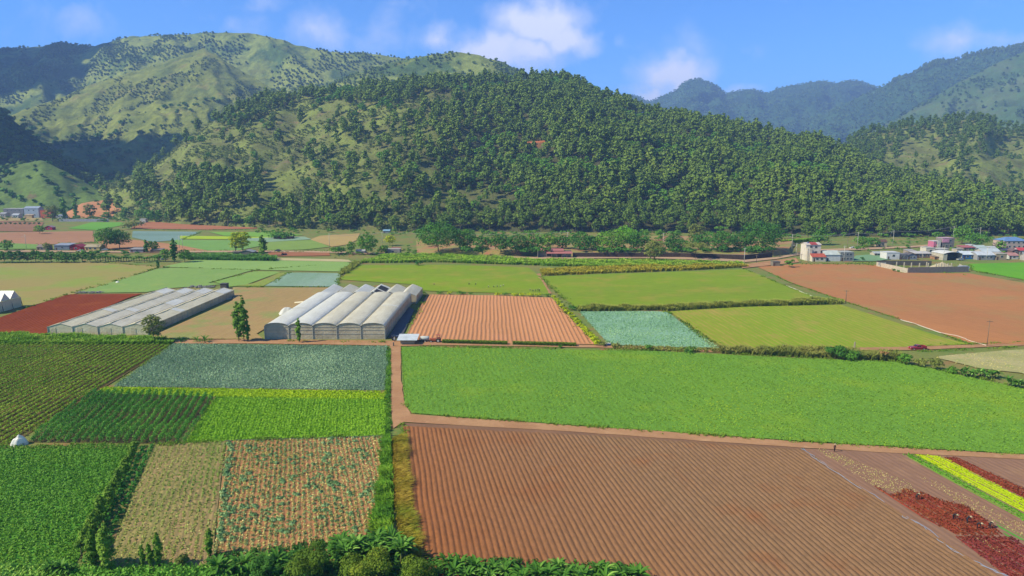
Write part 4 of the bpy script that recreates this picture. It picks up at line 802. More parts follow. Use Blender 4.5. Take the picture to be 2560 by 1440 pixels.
# named trees -----------------------------------------------------
TZ = 2.6
TREES = [
 ('broad', 268, 624, 56, 62, L_dark, 'big dark spreading tree behind the row of small farm houses', 0), ('broad', 300, 622, 50, 56, L_dark, 'dark spreading tree leaning against the big one by the farm houses', 0),
 ('broad', 608, 634, 62, 40, L_yel, 'tall yellow-green tree beside the shack', 0), ('broad', 590, 634, 58, 30, L_yel, 'yellow-green tree standing left of the shack', 0),
 ('poplar', 657, 641, 52, 26, L_pop, 'thick green poplar right of the shack', 0),
 ('poplar', 366, 632, 32, 13, L_dark, 'slim dark poplar behind the left hedge', 0), ('broad', 382, 630, 28, 32, L_dark, 'round dark tree right of the slim poplar', 0),
 ('poplar', 436, 657, 60, 19, L_dark, 'tall dark poplar at the end of the left hedge', 0), ('broad', 414, 654, 34, 26, L_mid, 'green tree left of the tall dark poplar', 0), ('broad', 462, 656, 34, 34, L_mid, 'green tree right of the tall dark poplar', 0),
 ('poplar', 395, 672, 22, 9, L_dark, 'tiny dark poplar at the corner of the pale field', 0),
 ('poplar', 162, 552, 58, 17, L_mid, 'poplar by the white wall in the left village', 0), ('poplar', 191, 545, 48, 14, L_mid, 'poplar right of the white houses in the left village', 0),
 ('broad', 132, 553, 42, 36, L_ol, 'olive grey tree beside the orange house', 0), ('broad', 226, 550, 44, 30, L_ol, 'thin olive tree before the bare slope', 0), ('broad', 100, 585, 22, 26, L_mid, 'small tree beside the magenta hut', 0),
 ('broad', 18, 628, 28, 34, L_mid, 'green tree at the left edge beyond the road', 0), ('broad', 118, 626, 20, 20, L_ol, 'small olive tree before the low farm houses', 0),
 ('broad', 352, 549, 26, 30, L_mid, 'tree at the foot of the bare orange slope', 0), ('broad', 372, 553, 26, 26, L_dark, 'darker tree by the small white hut', 0), ('broad', 375, 545, 40, 40, L_dark, 'dark tree right of the bare orange slope', 0),
 ('bush', 330, 572, 22, 60, L_ol, 'grey green thicket beside the onion field', 0),
 ('broad', 918, 636, 52, 58, L_mid, 'bushy green tree beside the grey shacks', 0), ('bush', 845, 636, 24, 50, L_dark, 'dark bush by the road left of the shacks', 0), ('broad', 878, 634, 32, 24, L_mid, 'small green tree before the road', 0), ('broad', 975, 614, 28, 30, L_yel, 'pale yellow-green bush above the grey shacks', 0),
 ('broad', 958, 636, 24, 26, L_mid, 'small tree against the grey shack wall', 0),
 ('bush', 700, 597, 22, 62, L_mid, 'clump of banana-like bushes round the far brown shed', 0),
 ('broad', 1096, 626, 60, 92, L_dark, 'largest dark round tree at the left end of the roadside row', TZ), ('broad', 1160, 624, 44, 50, L_dark, 'dark round tree next to the largest roadside tree', TZ), ('broad', 1206, 634, 42, 38, L_dark, 'narrow dark tree leaning over the roadside bank', TZ),
 ('broad', 1252, 628, 40, 44, L_dark, 'fourth dark round tree of the roadside row', TZ), ('broad', 1292, 630, 40, 46, L_dark, 'fifth dark round tree of the roadside row', TZ), ('broad', 1330, 628, 38, 44, L_dark, 'sixth dark round tree of the roadside row', TZ),
 ('broad', 1368, 622, 34, 40, L_mid, 'seventh tree of the roadside row, above the red roofed shed', TZ), ('broad', 1406, 621, 30, 40, L_mid, 'low green tree behind the red roofed shed', TZ), ('broad', 1450, 624, 38, 52, L_dark, 'dark round tree right of the red roofed shed', TZ), ('broad', 1482, 626, 34, 40, L_dark, 'dark low crown over the retaining wall', TZ),
 ('broad', 1530, 628, 48, 62, L_mid, 'brighter green round tree over the retaining wall', TZ), ('broad', 1592, 628, 46, 52, L_dark, 'dark round tree beyond the brighter green one', TZ), ('broad', 1566, 606, 34, 46, L_brt, 'bright lime-green tree behind the roadside row', TZ),
 ('broad', 1636, 655, 58, 56, L_ol, 'olive spreading tree below the retaining wall', 0), ('flat', 1738, 648, 40, 62, L_ol, 'flat-topped olive tree at the roadside', 0), ('broad', 1684, 628, 36, 46, L_mid, 'rounded green tree over the wall between the two olive trees', TZ),
 ('broad', 1748, 624, 34, 46, L_mid, 'green round tree behind the flat-topped olive tree', TZ), ('broad', 1804, 628, 46, 54, L_mid, 'bright leafy tree with yellow crown at the road bend', TZ), ('broad', 1852, 625, 42, 50, L_dark, 'dark broad tree at the right end of the roadside row', TZ), ('broad', 1905, 626, 62, 88, L_dark, 'tallest dark tree where the roadside row ends', TZ), ('broad', 1740, 604, 42, 34, L_ol, 'olive tree rising from the bare terrace', TZ),
 ('bush', 1615, 588, 16, 34, L_mid, 'left of three clipped round bushes on the terrace', TZ), ('bush', 1650, 590, 16, 34, L_mid, 'middle of three clipped round bushes on the terrace', TZ), ('bush', 1684, 592, 16, 34, L_mid, 'right of three clipped round bushes on the terrace', TZ), ('flat', 1802, 585, 18, 34, L_mid, 'flat clipped tree at the forest edge', TZ),
 ('bush', 1973, 669, 27, 27, L_mid, 'single round bush at the corner of the bare field', 0), ('bush', 1097, 641, 12, 18, L_dark, 'small dark bush on the grassy bank below the roadside row', 0), ('bush', 1046, 664, 14, 24, L_dark, 'dark bush above the middle pasture', 0),
 ('cone', 2048, 612, 62, 50, L_mid, 'layered green conifer behind the tall white house', 0), ('broad', 2020, 600, 50, 40, L_pine, 'tree left of the layered conifer', 0), ('broad', 2405, 610, 50, 46, L_mid, 'bright green tree beside the pink house', 0), ('broad', 2440, 618, 34, 60, L_dark, 'dark thicket above the red roofed houses', 0), ('broad', 2500, 632, 34, 24, L_mid, 'green tree left of the blue roofed villa', 0), ('broad', 2345, 597, 18, 26, L_mid, 'small tree on the slope left of the pink house', 0), ('broad', 2155, 616, 26, 40, L_mid, 'leafy tree beside the beige hillside hut', 0), ('broad', 2182, 618, 24, 36, L_dark, 'darker tree beside the beige hillside hut', 0),
 ('bush', 2234, 679, 9, 12, L_dark, 'left of the small bushes along the pale compound wall', 0), ('bush', 2246, 681, 8, 10, L_dark, 'right of the small bushes along the pale compound wall', 0), ('bush', 2156, 652, 12, 12, L_dark, 'tiny bush right of the grey two-storey house', 0),
 ('bush', 2088, 897, 40, 56, L_dark, 'large dark bush on the bank above the broad green field', 0), ('bush', 2122, 899, 26, 60, L_dark, 'lower dark bush beside the large one on the bank', 0), ('bush', 2263, 912, 36, 40, L_mid, 'dense green bush at the bend of the broad green field', 0), ('bush', 2298, 916, 26, 44, L_ol, 'olive bush right of the dense green one', 0), ('bush', 2338, 924, 36, 40, L_ol, 'grey-brown bush before the mulched plot', 0), ('bush', 2378, 934, 20, 40, L_mid, 'low green bush left of the bananas on the right', 0), ('flat', 2208, 902, 26, 22, solid('dead', S('#a9804e')), 'small tree with brown withered leaves on the bank', 0),
 ('broad', 386, 855, 74, 54, L_ol, 'grey-green tree at the corner of the long left greenhouse', 0), ('poplar', 598, 854, 100, 30, L_pop, 'left of the two tallest poplars beside the farm track', 0), ('poplar', 611, 855, 118, 26, L_pop, 'tallest poplar beside the farm track', 0), ('poplar', 620, 855, 58, 14, L_dark, 'short dark poplar beside the two tallest', 0), ('poplar', 748, 857, 62, 17, L_pop, 'lone poplar before the arched greenhouse', 0),
 ('bush', 1400, 870, 8, 14, L_mid, 'small weed clump beside the track under the ridged field', 0), ('bush', 1508, 866, 14, 22, L_ol, 'olive bush at the foot of the yellow hedge', 0), ('bush', 1622, 875, 18, 22, L_mid, 'weedy bush below the blue-green brassica field', 0), ('bush', 1724, 882, 14, 40, L_dark, 'dark low bush beside the track below the brassica field', 0), ('bush', 1430, 775, 12, 26, L_dark, 'dark bush where the yellow hedge meets the cane row', 0),
 ('poplar', 240, 1412, 74, 26, L_pop, 'leftmost poplar sapling by the lower left field corner', 0), ('poplar', 234, 1422, 108, 34, L_pop, 'tall poplar sapling at the foot of the sloping row', 0), ('poplar', 270, 1428, 128, 42, L_pop, 'tallest leaning poplar sapling at lower left', 0), ('poplar', 358, 1420, 62, 16, L_pop, 'thinnest poplar sapling before the weedy plot', 0), ('poplar', 377, 1424, 72, 18, L_pop, 'middle poplar sapling before the weedy plot', 0), ('poplar', 398, 1420, 94, 28, L_pop, 'fullest poplar sapling before the weedy plot', 0), ('poplar', 526, 1392, 74, 24, L_pop, 'poplar sapling beside the banana plants at the stubble corner', 0), ('bush', 455, 1418, 42, 34, L_ol, 'low bush between the poplar saplings and the bananas', 0),
 ('bush', 770, 1452, 112, 130, leafm('bb', S('#3f5f1e'), S('#6f8428'), S('#8a9434')), 'big dark olive bush in the bottom vegetation below the stubble field', 0), ('bush', 915, 1460, 104, 140, leafm('bb', S('#3f5f1e'), S('#6f8428')), 'second big olive bush right of the first at the bottom', 0), ('bush', 1040, 1470, 92, 120, leafm('bb', S('#3f5f1e'), S('#6f8428')), 'third bush at the bottom below the golden grass', 0), ('bush', 668, 1440, 60, 90, L_dark, 'dark lower bush left of the big olive bushes', 0)]
for (k, x, y, h, wd, m, lb, z) in TREES:
    if z > 0 and k == 'broad': k = 'full'; wd *= 1.36; h *= 1.18; m = L_dark if m is L_mid and x % 3 else m
    nm = {'poplar': 'poplar_tree', 'bush': 'bush', 'cone': 'conifer', 'flat': 'tree'}.get(k, 'tree')
    bz = y > 1300; tree(k, x, y, h, wd, m, lb, nm, 'bush' if k == 'bush' else 'tree', z=z, n=(3800 if bz and k == 'bush' else None), th=.12 if k == 'poplar' else None)
# dark roadside row at left, one by one
for i in range(13):
    x = -8 + i * 19.5; tree('broad', x, 657 + random.uniform(-1, 1), 27 + random.uniform(-3, 8), 27, L_dark, 'dark bushy tree in the hedge row along the top of the pale field', 'hedge_tree', 'tree', 'hedge row along the pale field')
for i in range(9): tree('bush', 2 + i * 12, 563, 9 + i % 3, 8, L_dark, 'little dark tree in the row before the left village', 'small_tree', 'tree', 'little trees before the left village')
# sloping row of shrubs at lower left
for i in range(22):
    t = i / 21; x = 344 - 142 * t + random.uniform(-4, 4); y = 1120 + 270 * t; tree('poplar' if i % 3 else 'bush', x, y, 30 + 26 * t + random.uniform(-6, 10), 20 + 14 * t, L_pop, 'small shrub in the sloping row beside the lower left field', 'shrub', 'shrub', 'sloping row of shrubs at lower left')
# yellow hedge, box hedges
for i in range(17):
    t = i / 16; x = 1384 + 108 * t + random.uniform(-1, 1); y = 748 + 116 * t; tree('bush', x, y, 13 + 8 * t, 17 + 6 * t, L_hedge, 'yellow-green bush in the hedge between the ridged and brassica fields', 'hedge_bush', 'bush', 'yellow-green hedge beside the ridged field', n=320)
for x, w_ in ((1058, 16), (1098, 22), (1123, 17), (1152, 28), (1176, 12), (1245, 22), (1262, 18), (1285, 22), (1305, 22), (1325, 22), (1345, 22), (1368, 18)):
    tree('bush', x, 735 + (x - 1058) * .022, 9, w_, L_hedge if x % 2 else L_mid, 'green bush in the broken hedge above the ridged field', 'hedge_bush', 'bush', 'broken hedge above the ridged field', n=160)
L_box = leafm('boxl', S('#4c6c20'), S('#7f8c28'), S('#a0a030'))
for lb, a, b in (('clipped box hedge left of the gap below the ridged field', (1106, 858), (1268, 862)), ('clipped box hedge right of the gap below the ridged field', (1282, 862), (1440, 866))):
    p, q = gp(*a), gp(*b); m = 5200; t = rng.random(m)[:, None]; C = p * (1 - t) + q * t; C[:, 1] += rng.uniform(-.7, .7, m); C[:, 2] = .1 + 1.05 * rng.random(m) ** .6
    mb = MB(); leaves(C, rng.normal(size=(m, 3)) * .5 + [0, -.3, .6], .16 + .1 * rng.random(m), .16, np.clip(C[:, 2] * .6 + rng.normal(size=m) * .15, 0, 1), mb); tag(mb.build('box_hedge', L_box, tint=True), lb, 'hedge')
p, q = gp(1952, 612), gp(2030, 606); m = 2600; t = rng.random(m)[:, None]; C = p * (1 - t) + q * t; C[:, 1] += rng.uniform(-1.5, 1.5, m); C[:, 2] = .1 + 3.6 * rng.random(m) ** .6
mb = MB(); leaves(C, rng.normal(size=(m, 3)) * .5 + [0, -.3, .6], .5, .35, rng.random(m), mb); tag(mb.build('hedge', leafm('limeh', S('#5c8a1e'), S('#8fb02a'), None), tint=True), 'long lime-green hedge left of the tall white house', 'hedge')

# undergrowth -----------------------------------------------------
def shrubs(name, label, polys, n, mat, smin, smax, seed, z=0.0):
    r = np.random.default_rng(seed); out = []
    for P_ in polys:
        P_, zz = (P_, z); W_ = polyw(P_, zz); x0, y0 = W_.min(0); x1, y1 = W_.max(0); A_ = abs(sum(W_[i][0] * W_[i - 1][1] - W_[i - 1][0] * W_[i][1] for i in range(len(W_)))) / 2; m = int(n * (x1 - x0) * (y1 - y0)); x = r.uniform(x0, x1, m); y = r.uniform(y0, y1, m); k = inpoly(W_, x, y) & (fbm(x / 14, y / 14, 3, seed) > .46); out.append(np.stack([x[k], y[k], np.full(k.sum(), zz)], 1))
    return forest(name, label, np.concatenate(out), mat, BUSHT, seed, smin, smax, trunks=False)
BUSHT = [(lambda a: (a[0], a[1], a[2], a[3], a[4], 3, 4))(crown_arr('bush', 3, 3.6, 70, .42, 950 + k)) for k in range(4)]
shrubs('undergrowth', 'scrubby undergrowth along the foot of the wooded hill', [[(640, 578), (1300, 583), (2000, 584), (2600, 578), (2600, 592), (2000, 597), (1000, 590), (640, 586)]], .012, L_mid, .8, 2.0, 21)
shrubs('undergrowth', 'bushes on the terrace behind the roadside trees', [[(1050, 598), (1960, 598), (1960, 612), (1050, 612)]], .02, L_mid, .7, 1.6, 22, TZ)
shrubs('undergrowth', 'bushes and gardens between the village houses on the right', [[(2140, 622), (2340, 618), (2560, 622), (2560, 634), (2420, 640), (2140, 634)], [(2120, 600), (2560, 590), (2560, 604), (2120, 616)]], .012, L_mid, .5, 1.3, 23)
shrubs('undergrowth', 'bushes between the houses of the left village', [[(-40, 528), (350, 540), (350, 556), (-40, 552)], [(-40, 628), (330, 634), (330, 644), (-40, 644)], [(340, 636), (480, 640), (480, 654), (340, 650)]], .014, L_dark, .6, 1.5, 24)
shrubs('undergrowth', 'bushes round the shacks above the middle pasture', [[(830, 628), (1040, 616), (1050, 640), (830, 646)], [(580, 636), (680, 636), (680, 642), (580, 642)]], .016, L_mid, .4, 1.2, 25)
shrubs('undergrowth', 'low bushes along the top edge of the retaining wall', [[(1150, 628), (1930, 628), (1930, 634), (1150, 634)]], .07, L_dark, .9, 1.9, 26, TZ)
shrubs('undergrowth', 'dark growth on the bank at the bottom between the bananas', [[(540, 1404), (1000, 1360), (1050, 1400), (1600, 1432), (1620, 1500), (540, 1500)]], .25, L_dark, .25, .55, 27)
# banana plants ---------------------------------------------------
L_ban = leafm('banana', S('#3c6c28'), S('#64923c'), S('#94b868'), .4, .3); M_bst = solid('banana_stem', S('#8c9250'), .7, .3, 2)
def banana_proto(seed, nl=17, h=1.3, L=2.0, up=1.15, wd=.21):
    r = random.Random(seed); root = empty('banana_plant', (0, 0, 0)); mb = MB(); tl = []
    for k in range(nl):
        a = k * 2.4 + r.uniform(-.3, .3); e = r.uniform(.35, 1.25) * up; l = L * r.uniform(.75, 1.1); d = np.array([math.cos(a), math.sin(a), 0]); s_ = np.array([-d[1], d[0], 0]); p = np.array([0, 0, h * r.uniform(.82, 1.0)]); V = []; n = 7
        for i in range(n + 1):
            f = i / n; ang = e - f * 1.35 * r.uniform(.85, 1.1); wf = wd * (math.sin(math.pi * min(.97, .10 + f * .88)) ** .6); tw = np.array([0, 0, .35 * wf]); V += [p - s_ * wf + tw, p, p + s_ * wf + tw]; p = p + (d * math.cos(ang) + np.array([0, 0, math.sin(ang)])) * l / n
        V = np.array(V); Q = []
        for i in range(n):
            for j in (0, 1): Q.append((i * 3 + j, i * 3 + j + 1, i * 3 + 4 + j, i * 3 + 3 + j))
        tt = min(1, max(0, .5 + r.uniform(-.35, .35))); mb.add(V, Q, tint=[min(1, max(0, tt + (.12 if i % 2 else -.05))) for i in range(len(Q))])
    mb.build('leaves', L_ban, root, smooth=False, tint=True); sb = MB(); sb.tube([(0, 0, -.3), (.05, 0, h * .5), (0, .03, h * .98)], [.17, .14, .09], 7); sb.build('stem', M_bst, root, smooth=True)
    return root
BP = [banana_proto(k) for k in range(5)]; bused = set()
def banana(x, y, s, label, group=None, k=None):
    k = k if k is not None else int(abs(x * 7 + y)) % 5; p = gp(x, y)
    if k not in bused: bused.add(k); r = BP[k]; r.location = p; r.scale = (s, s, s); r.rotation_euler = (0, 0, x); tag(r, label, 'banana plant', group); return r
    return copy_tree(BP[k], p, x, s, label, group)
for i in range(44):
    t = i / 43; x = 1120 + 480 * t + random.uniform(-10, 10); y = 1440 + 22 * t + random.uniform(-16, 22); banana(x, y, random.uniform(.8, 1.12), 'banana plant in the bottom row below the ploughed field', 'banana plants below the ploughed field')
for i in range(26):
    banana(840 + random.uniform(0, 180), 1392 + random.uniform(-26, 22), random.uniform(.9, 1.35), 'banana plant in the dense clump beside the golden grass strip', 'banana clump beside the golden grass')
for i in range(9): banana(545 + i * 24 + random.uniform(-8, 8), 1436 + random.uniform(-12, 10), random.uniform(.8, 1.2), 'banana plant below the stubble field', 'bananas below the stubble field')
for i in range(5): banana(118 + i * 13, 1440 + random.uniform(-5, 5), random.uniform(.6, .9), 'banana plant at the bottom edge by the potato field', 'bananas by the potato field')
for i in range(13): banana(2400 + i * 8 + random.uniform(-3, 3), 938 + i * .9 + random.uniform(-4, 4), random.uniform(.8, 1.05), 'banana plant in the clump before the mulched plot', 'banana clump before the mulched plot')
for i in range(6): banana(2520 + i * 8, 966 + i * 1.5, random.uniform(.8, 1.1), 'banana plant at the right edge beyond the green field', 'bananas at the right edge')
for i in range(26): banana(238 + i * 6.5, 652 + random.uniform(-3, 3) + i * .1, random.uniform(1.2, 1.7), 'banana plant in the grove left of the tall dark poplar', 'far banana grove on the left')
for i in range(10): banana(672 + i * 7, 596 + random.uniform(-2, 2), random.uniform(1.3, 1.9), 'banana plant round the far brown shed', 'bananas round the far brown shed')
# agaves by the track
AG = banana_proto(99, 22, .25, 1.9, 1.15, .1); AG.name = 'agave'
tag(AG, 'spiky pale agave beside the farm track, the larger one', 'agave'); AG.location = gp(512, 856); AG.scale = (1.6, 1.6, 1.6)
a2 = copy_tree(AG, gp(492, 854), 1, 1.2, 'spiky agave just left of the larger one'); a3 = copy_tree(AG, gp(452, 855), 2, 1.2, 'spiky agave nearest the grey-green tree'); a4 = copy_tree(AG, gp(436, 856), 3, .9, 'smallest agave at the shaded foot of the grey-green tree')
# cabbages left standing in the stubble
CP = []
for k in range(4):
    C = []; mb = MB(); r = np.random.default_rng(k); m = 46; a = r.random(m) * 6.28; q = r.random(m) ** .6 * .42; C = np.stack([np.cos(a) * q, np.sin(a) * q, .12 + .42 * r.random(m) * (1 - q)], 1)
    leaves(C, np.stack([np.cos(a) * .7, np.sin(a) * .7, np.full(m, .7)], 1) + r.normal(size=(m, 3)) * .3, .17, .11, r.random(m), mb)
    o = mb.build('cabbage_plant', leafm('cabl', S('#5c8460'), S('#8cac8a'), S('#b8ccac'), .3), tint=True); tag(o, 'loose blue-green cabbage plant left standing in the stubble field', 'cabbage plant', 'cabbage plants left in the stubble field'); CP.append(o)
Pp = polyw(f_spa); cnt = 0; cu = 0
while cnt < 300:
    t = random.random()
    if cnt < 66: x, y = 556 - 12 * t + random.uniform(-2, 16) - (y0_ := 0), 1106 + 250 * t; x = np.interp(y, [1104, 1260, 1424], [570, 552, 540]) + abs(random.gauss(0, 8)) + 2
    else: x, y = random.uniform(545, 958), random.uniform(1096, 1385)
    p = gp(x, y)
    if not inpoly(Pp, np.array([p[0]]), np.array([p[1]]))[0]: continue
    if cnt >= 66 and vnoise(p[0] * .22, p[1] * .22, 5) < .42: continue
    o = CP[cnt % 4]
    if cnt >= 4: o = o.copy(); COL.objects.link(o)
    s = random.uniform(.6, 1.25); o.location = p + np.array([0, 0, .02]); o.scale = (s, s, s); o.rotation_euler = (0, 0, random.random() * 6); cnt += 1
# ---------------------------------------------------------------- greenhouses
PL = plastic('plastic_cream', S('#eee6d6'), S('#dcd2be'), .3); PLw = plastic('plastic_white', S('#f4f2f2'), S('#e6e2de'), .3); PLy = plastic('plastic_yellowed', S('#f0e6cc'), S('#e2d6b8'), .3)
PLn = plastic('netting', S('#dccdb6'), S('#baac96'), .3); PLg = plastic('netting_green', S('#a8a68a'), S('#8f8f74'), .3); M_post = solid('post_grey', S('#c4c4c0'), .5, .2); M_dpost = solid('post_dark', S('#6a6a66'), .7)
M_void = solid('interior_shade', S('#3a3632'))  # shade inside buildings, put into a flat dark colour
def slab(mb, prof, y0, y1, th=.05):
    """thin roof sheet: open profile [(x,z)] extruded in y"""
    n = len(prof); P = np.array(prof); V = []
    for y in (y0, y1):
        for x, z in P: V.append((x, y, z))
        for x, z in P: V.append((x, y, z - th))
    Q = []
    for i in range(n - 1): Q += [(i, i + 1, 2 * n + i + 1, 2 * n + i), (n + i + 1, n + i, 3 * n + i, 3 * n + i + 1), (i + 1, i, n + i, n + i + 1), (2 * n + i, 2 * n + i + 1, 3 * n + i + 1, 3 * n + i)]
    Q += [(0, 2 * n, 3 * n, n), (n - 1, 2 * n - 1, 4 * n - 1, 3 * n - 1)]; mb.add(V, Q)
def endwall(mb, prof, y, th=.06):
    """wall closed under a profile down to the ground"""
    n = len(prof); V = [(x, y, z) for x, z in prof] + [(x, y, .0) for x, z in prof] + [(x, y + th, z) for x, z in prof] + [(x, y + th, .0) for x, z in prof]; Q = []
    for i in range(n - 1): Q += [(n + i, n + i + 1, i + 1, i), (2 * n + i, 2 * n + i + 1, 3 * n + i + 1, 3 * n + i)]
    mb.add(V, Q)
def mkgreen(name, label, px_l, px_r, yb, Yback, bays, eave, prof_fn, mats, part='roof_bay', rzz=0.0, cross=None, endm=None):
    pl, pr = gp(px_l, yb), gp(px_r, yb); Y0 = (pl[1] + pr[1]) / 2; W = pr[0] - pl[0]; root = empty(name, (pl[0], Y0, 0), rzz); tag(root, label, 'greenhouse'); Ln = Yback - Y0; bw = W / bays
    for b in range(bays):
        x0 = b * bw; prof = [(x0 + x, z) for x, z in prof_fn(bw)]; mb = MB(); slab(mb, prof, -.15, Ln + .15); o = mb.build(part, mats[b % len(mats)], root, smooth=False)
        mb = MB(); endwall(mb, prof, .0); mb.build('end_wall', endm or PLn, root); mb = MB(); endwall(mb, prof, Ln - .05); mb.build('end_wall', PLn, root)
        if cross:
            mb = MB()
            for zc in cross: mb.box((x0 + bw / 2, -.06, zc), (bw - .2, .07, .09))
            mb.build('crossbar', M_post, root)
    for b in range(bays + 1):
        mb = MB(); mb.box((b * bw, -.12, (eave + .1) / 2), (.18 if name != 'long_greenhouse' else .14, .18, eave + .1)); mb.build('post', M_post, root)
        if 0 < b < bays: mb = MB(); mb.box((b * bw, Ln / 2, eave + .02), (.34, Ln, .16)); mb.build('gutter', solid('gutter', S('#8f8c86')), root)
    for x, s in ((-.03, 0), (W + .03, 1)):
        mb = MB(); mb.box((x, Ln / 2, eave / 2), (.06, Ln, eave)); mb.build('side_wall', PLn if s else PL, root)
        mb = MB()
        for k in range(int(Ln / 4) + 1): mb.box((x + (.06 if s else -.06), k * Ln / int(Ln / 4), eave / 2), (.1, .1, eave))
        mb.build('side_post', M_post, root)
        mb = MB(); mb.box((x + (.08 if s else -.08), Ln / 2, eave * .45), (.05, Ln, .07)); mb.build('rail', M_post, root)
    return root, W, Ln, bw
arch = lambda bw: [(bw * .5 * (1 - math.cos(math.pi * i / 12)), 4.3 + 1.4 * math.sin(math.pi * i / 12) ** .85) for i in range(13)]
g, W, Ln, bw = mkgreen('arched_greenhouse', 'big pale plastic greenhouse with five rounded bays beside the farm track', 663, 963, 848, gp(1014, 762)[1], 5, 4.3, arch, [PLw, PLw, PL, PL, PL], cross=(1.9, 3.2, 4.25))
for b, f in ((0, .42), (2, .62), (4, .5)):     # overlapping roof sheets
    mb = MB(); slab(mb, [(b * bw + x, z + .12) for x, z in arch(bw)], Ln * f, Ln * f + (Ln * .38 if b == 2 else 1.1)); mb.build('roof_patch', PLw if b != 2 else PL, g)
for b in range(5):
    mb = MB(); mb.tube([(b * bw + x, -.2, z + .03) for x, z in arch(bw)], .1, 5); mb.build('arch_rim', M_post, g, smooth=True)
gab = lambda e, p, f=.5: (lambda bw: [(0, e), (bw * f * .5, e + (p - e) * .52), (bw * f, p), (bw * (f + 1) / 2, e + (p - e) * .5), (bw, e)])
g, W, Ln, bw = mkgreen('long_greenhouse', 'long low plastic greenhouse with four gabled bays in the middle left', 121, 371, 837, gp(579, 741)[1], 4, 2.9, gab(2.9, 4.1), [PLy, PL, PL, PLy], endm=PLy)
for b in range(4):                              # rolled sheet along each ridge, whiter sheets
    mb = MB(); mb.tube([(b * bw + bw / 2 + .1 * math.sin(k * 1.7 + b), k * Ln / 24, 4.16 + .06 * math.sin(k * 2.3)) for k in range(25)], .17, 5); mb.build('ridge_roll', PLy, g, smooth=True)
    for f, l in ((.86, .12), (.50 if b == 2 else .33, .13 if b == 2 else .05)):
        mb = MB(); slab(mb, [(b * bw + bw * .53, 4.14), (b * bw + bw * .97, 3.06)], Ln * f, Ln * (f + l), .04); mb.build('roof_patch', PLw, g)
for x in (.1 * bw, 1.15 * bw, 2.3 * bw, 3.3 * bw):
    mb = MB(); mb.box((x + 1.1, -.05, 1.3), (1.7, .06, 2.3)); mb.build('torn_sheet', PLy, g)
saw = lambda bw: [(0, 3.6), (bw * .28, 4.95), (bw * .38, 5.4), (bw * .42, 5.36), (bw * .7, 4.6), (bw, 3.6)]
g, W, Ln, bw = mkgreen('sawtooth_greenhouse', 'patched white greenhouse with six pitched bays behind the arched one', 790, 1041, 760, gp(1051, 737)[1] - 2, 6, 3.6, saw, [PLw, PL, PLw, PLw, PL, PL])
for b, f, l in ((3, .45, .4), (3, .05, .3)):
    mb = MB(); slab(mb, [(b * bw + bw * .46, 5.40), (b * bw + bw * .95, 3.83)], Ln * f, Ln * (f + l), .04); mb.build('opening_shade', M_void, g)  # dark sheets laid on the roof, painted shade in place of holes
for b in range(6):
    mb = MB(); slab(mb, [(b * bw + bw * .02, 3.76), (b * bw + bw * .30, 5.14)], Ln * .1, Ln * (.5 + .06 * b), .04); mb.build('roof_patch', PLw, g)
# gabled greenhouse at the left edge: ridges run to the left
p = gp(52, 766); root = empty('gabled_greenhouse', (p[0], gp(8, 786)[1], 0)); tag(root, 'tall white greenhouse with pointed gables cut by the left edge', 'greenhouse'); Lx = 60; bwy = (p[1] - gp(8, 786)[1]) / 3
for b in range(3):
    y0 = b * bwy; mb = MB(); P = [(0, y0, 4.1), (0, y0 + bwy / 2, 7.2), (0, y0 + bwy, 4.1)]
    V = P + [(-Lx, y, z) for _, y, z in P]; V += [(x, y, z - .06) for x, y, z in V]; mb.add(V, [(0, 1, 4, 3), (1, 2, 5, 4), (6, 9, 10, 7), (7, 10, 11, 8), (0, 6, 7, 1), (1, 7, 8, 2)]); mb.build('roof_bay', PLw, root)
    mb = MB(); mb.add([(0, y0 + .1, 4.1), (0, y0 + bwy - .1, 4.1), (0, y0 + bwy / 2, 7.05), (.05, y0 + .1, 4.1), (.05, y0 + bwy - .1, 4.1), (.05, y0 + bwy / 2, 7.05)], None, [(0, 1, 2), (3, 4, 5)]); mb.build('gable_sheet', PLw, root)
    mb = MB(); mb.box((.5, y0 + bwy / 2, 2.05), (.05, bwy - .1, 4.1)); mb.build('end_wall', PLy, root)
for b in range(4):
    mb = MB(); mb.tube([(.9, b * bwy, 0), (.2, b * bwy, 4.15)], .1, 5); mb.build('post', M_dpost, root)
mb = MB(); mb.box((-Lx / 2, 0, 2.05), (Lx, .06, 4.1)); mb.build('side_wall', PLy, root)
# dark strip on the ground: the arched greenhouse's cast shadow painted as colour
pa, pb = gp(966, 852), gp(1040, 770); struct(field('shadow_strip', [(968, 850), (1000, 836), (1036, 774), (1018, 768)], solid('shadow_dark', S('#4a4a50'), .6), dx)) if False else field('shadow_strip', [(970, 848), (1008, 838), (1036, 776), (1018, 768)], solid('shadow_dark', S('#55545a'), .6), dx)

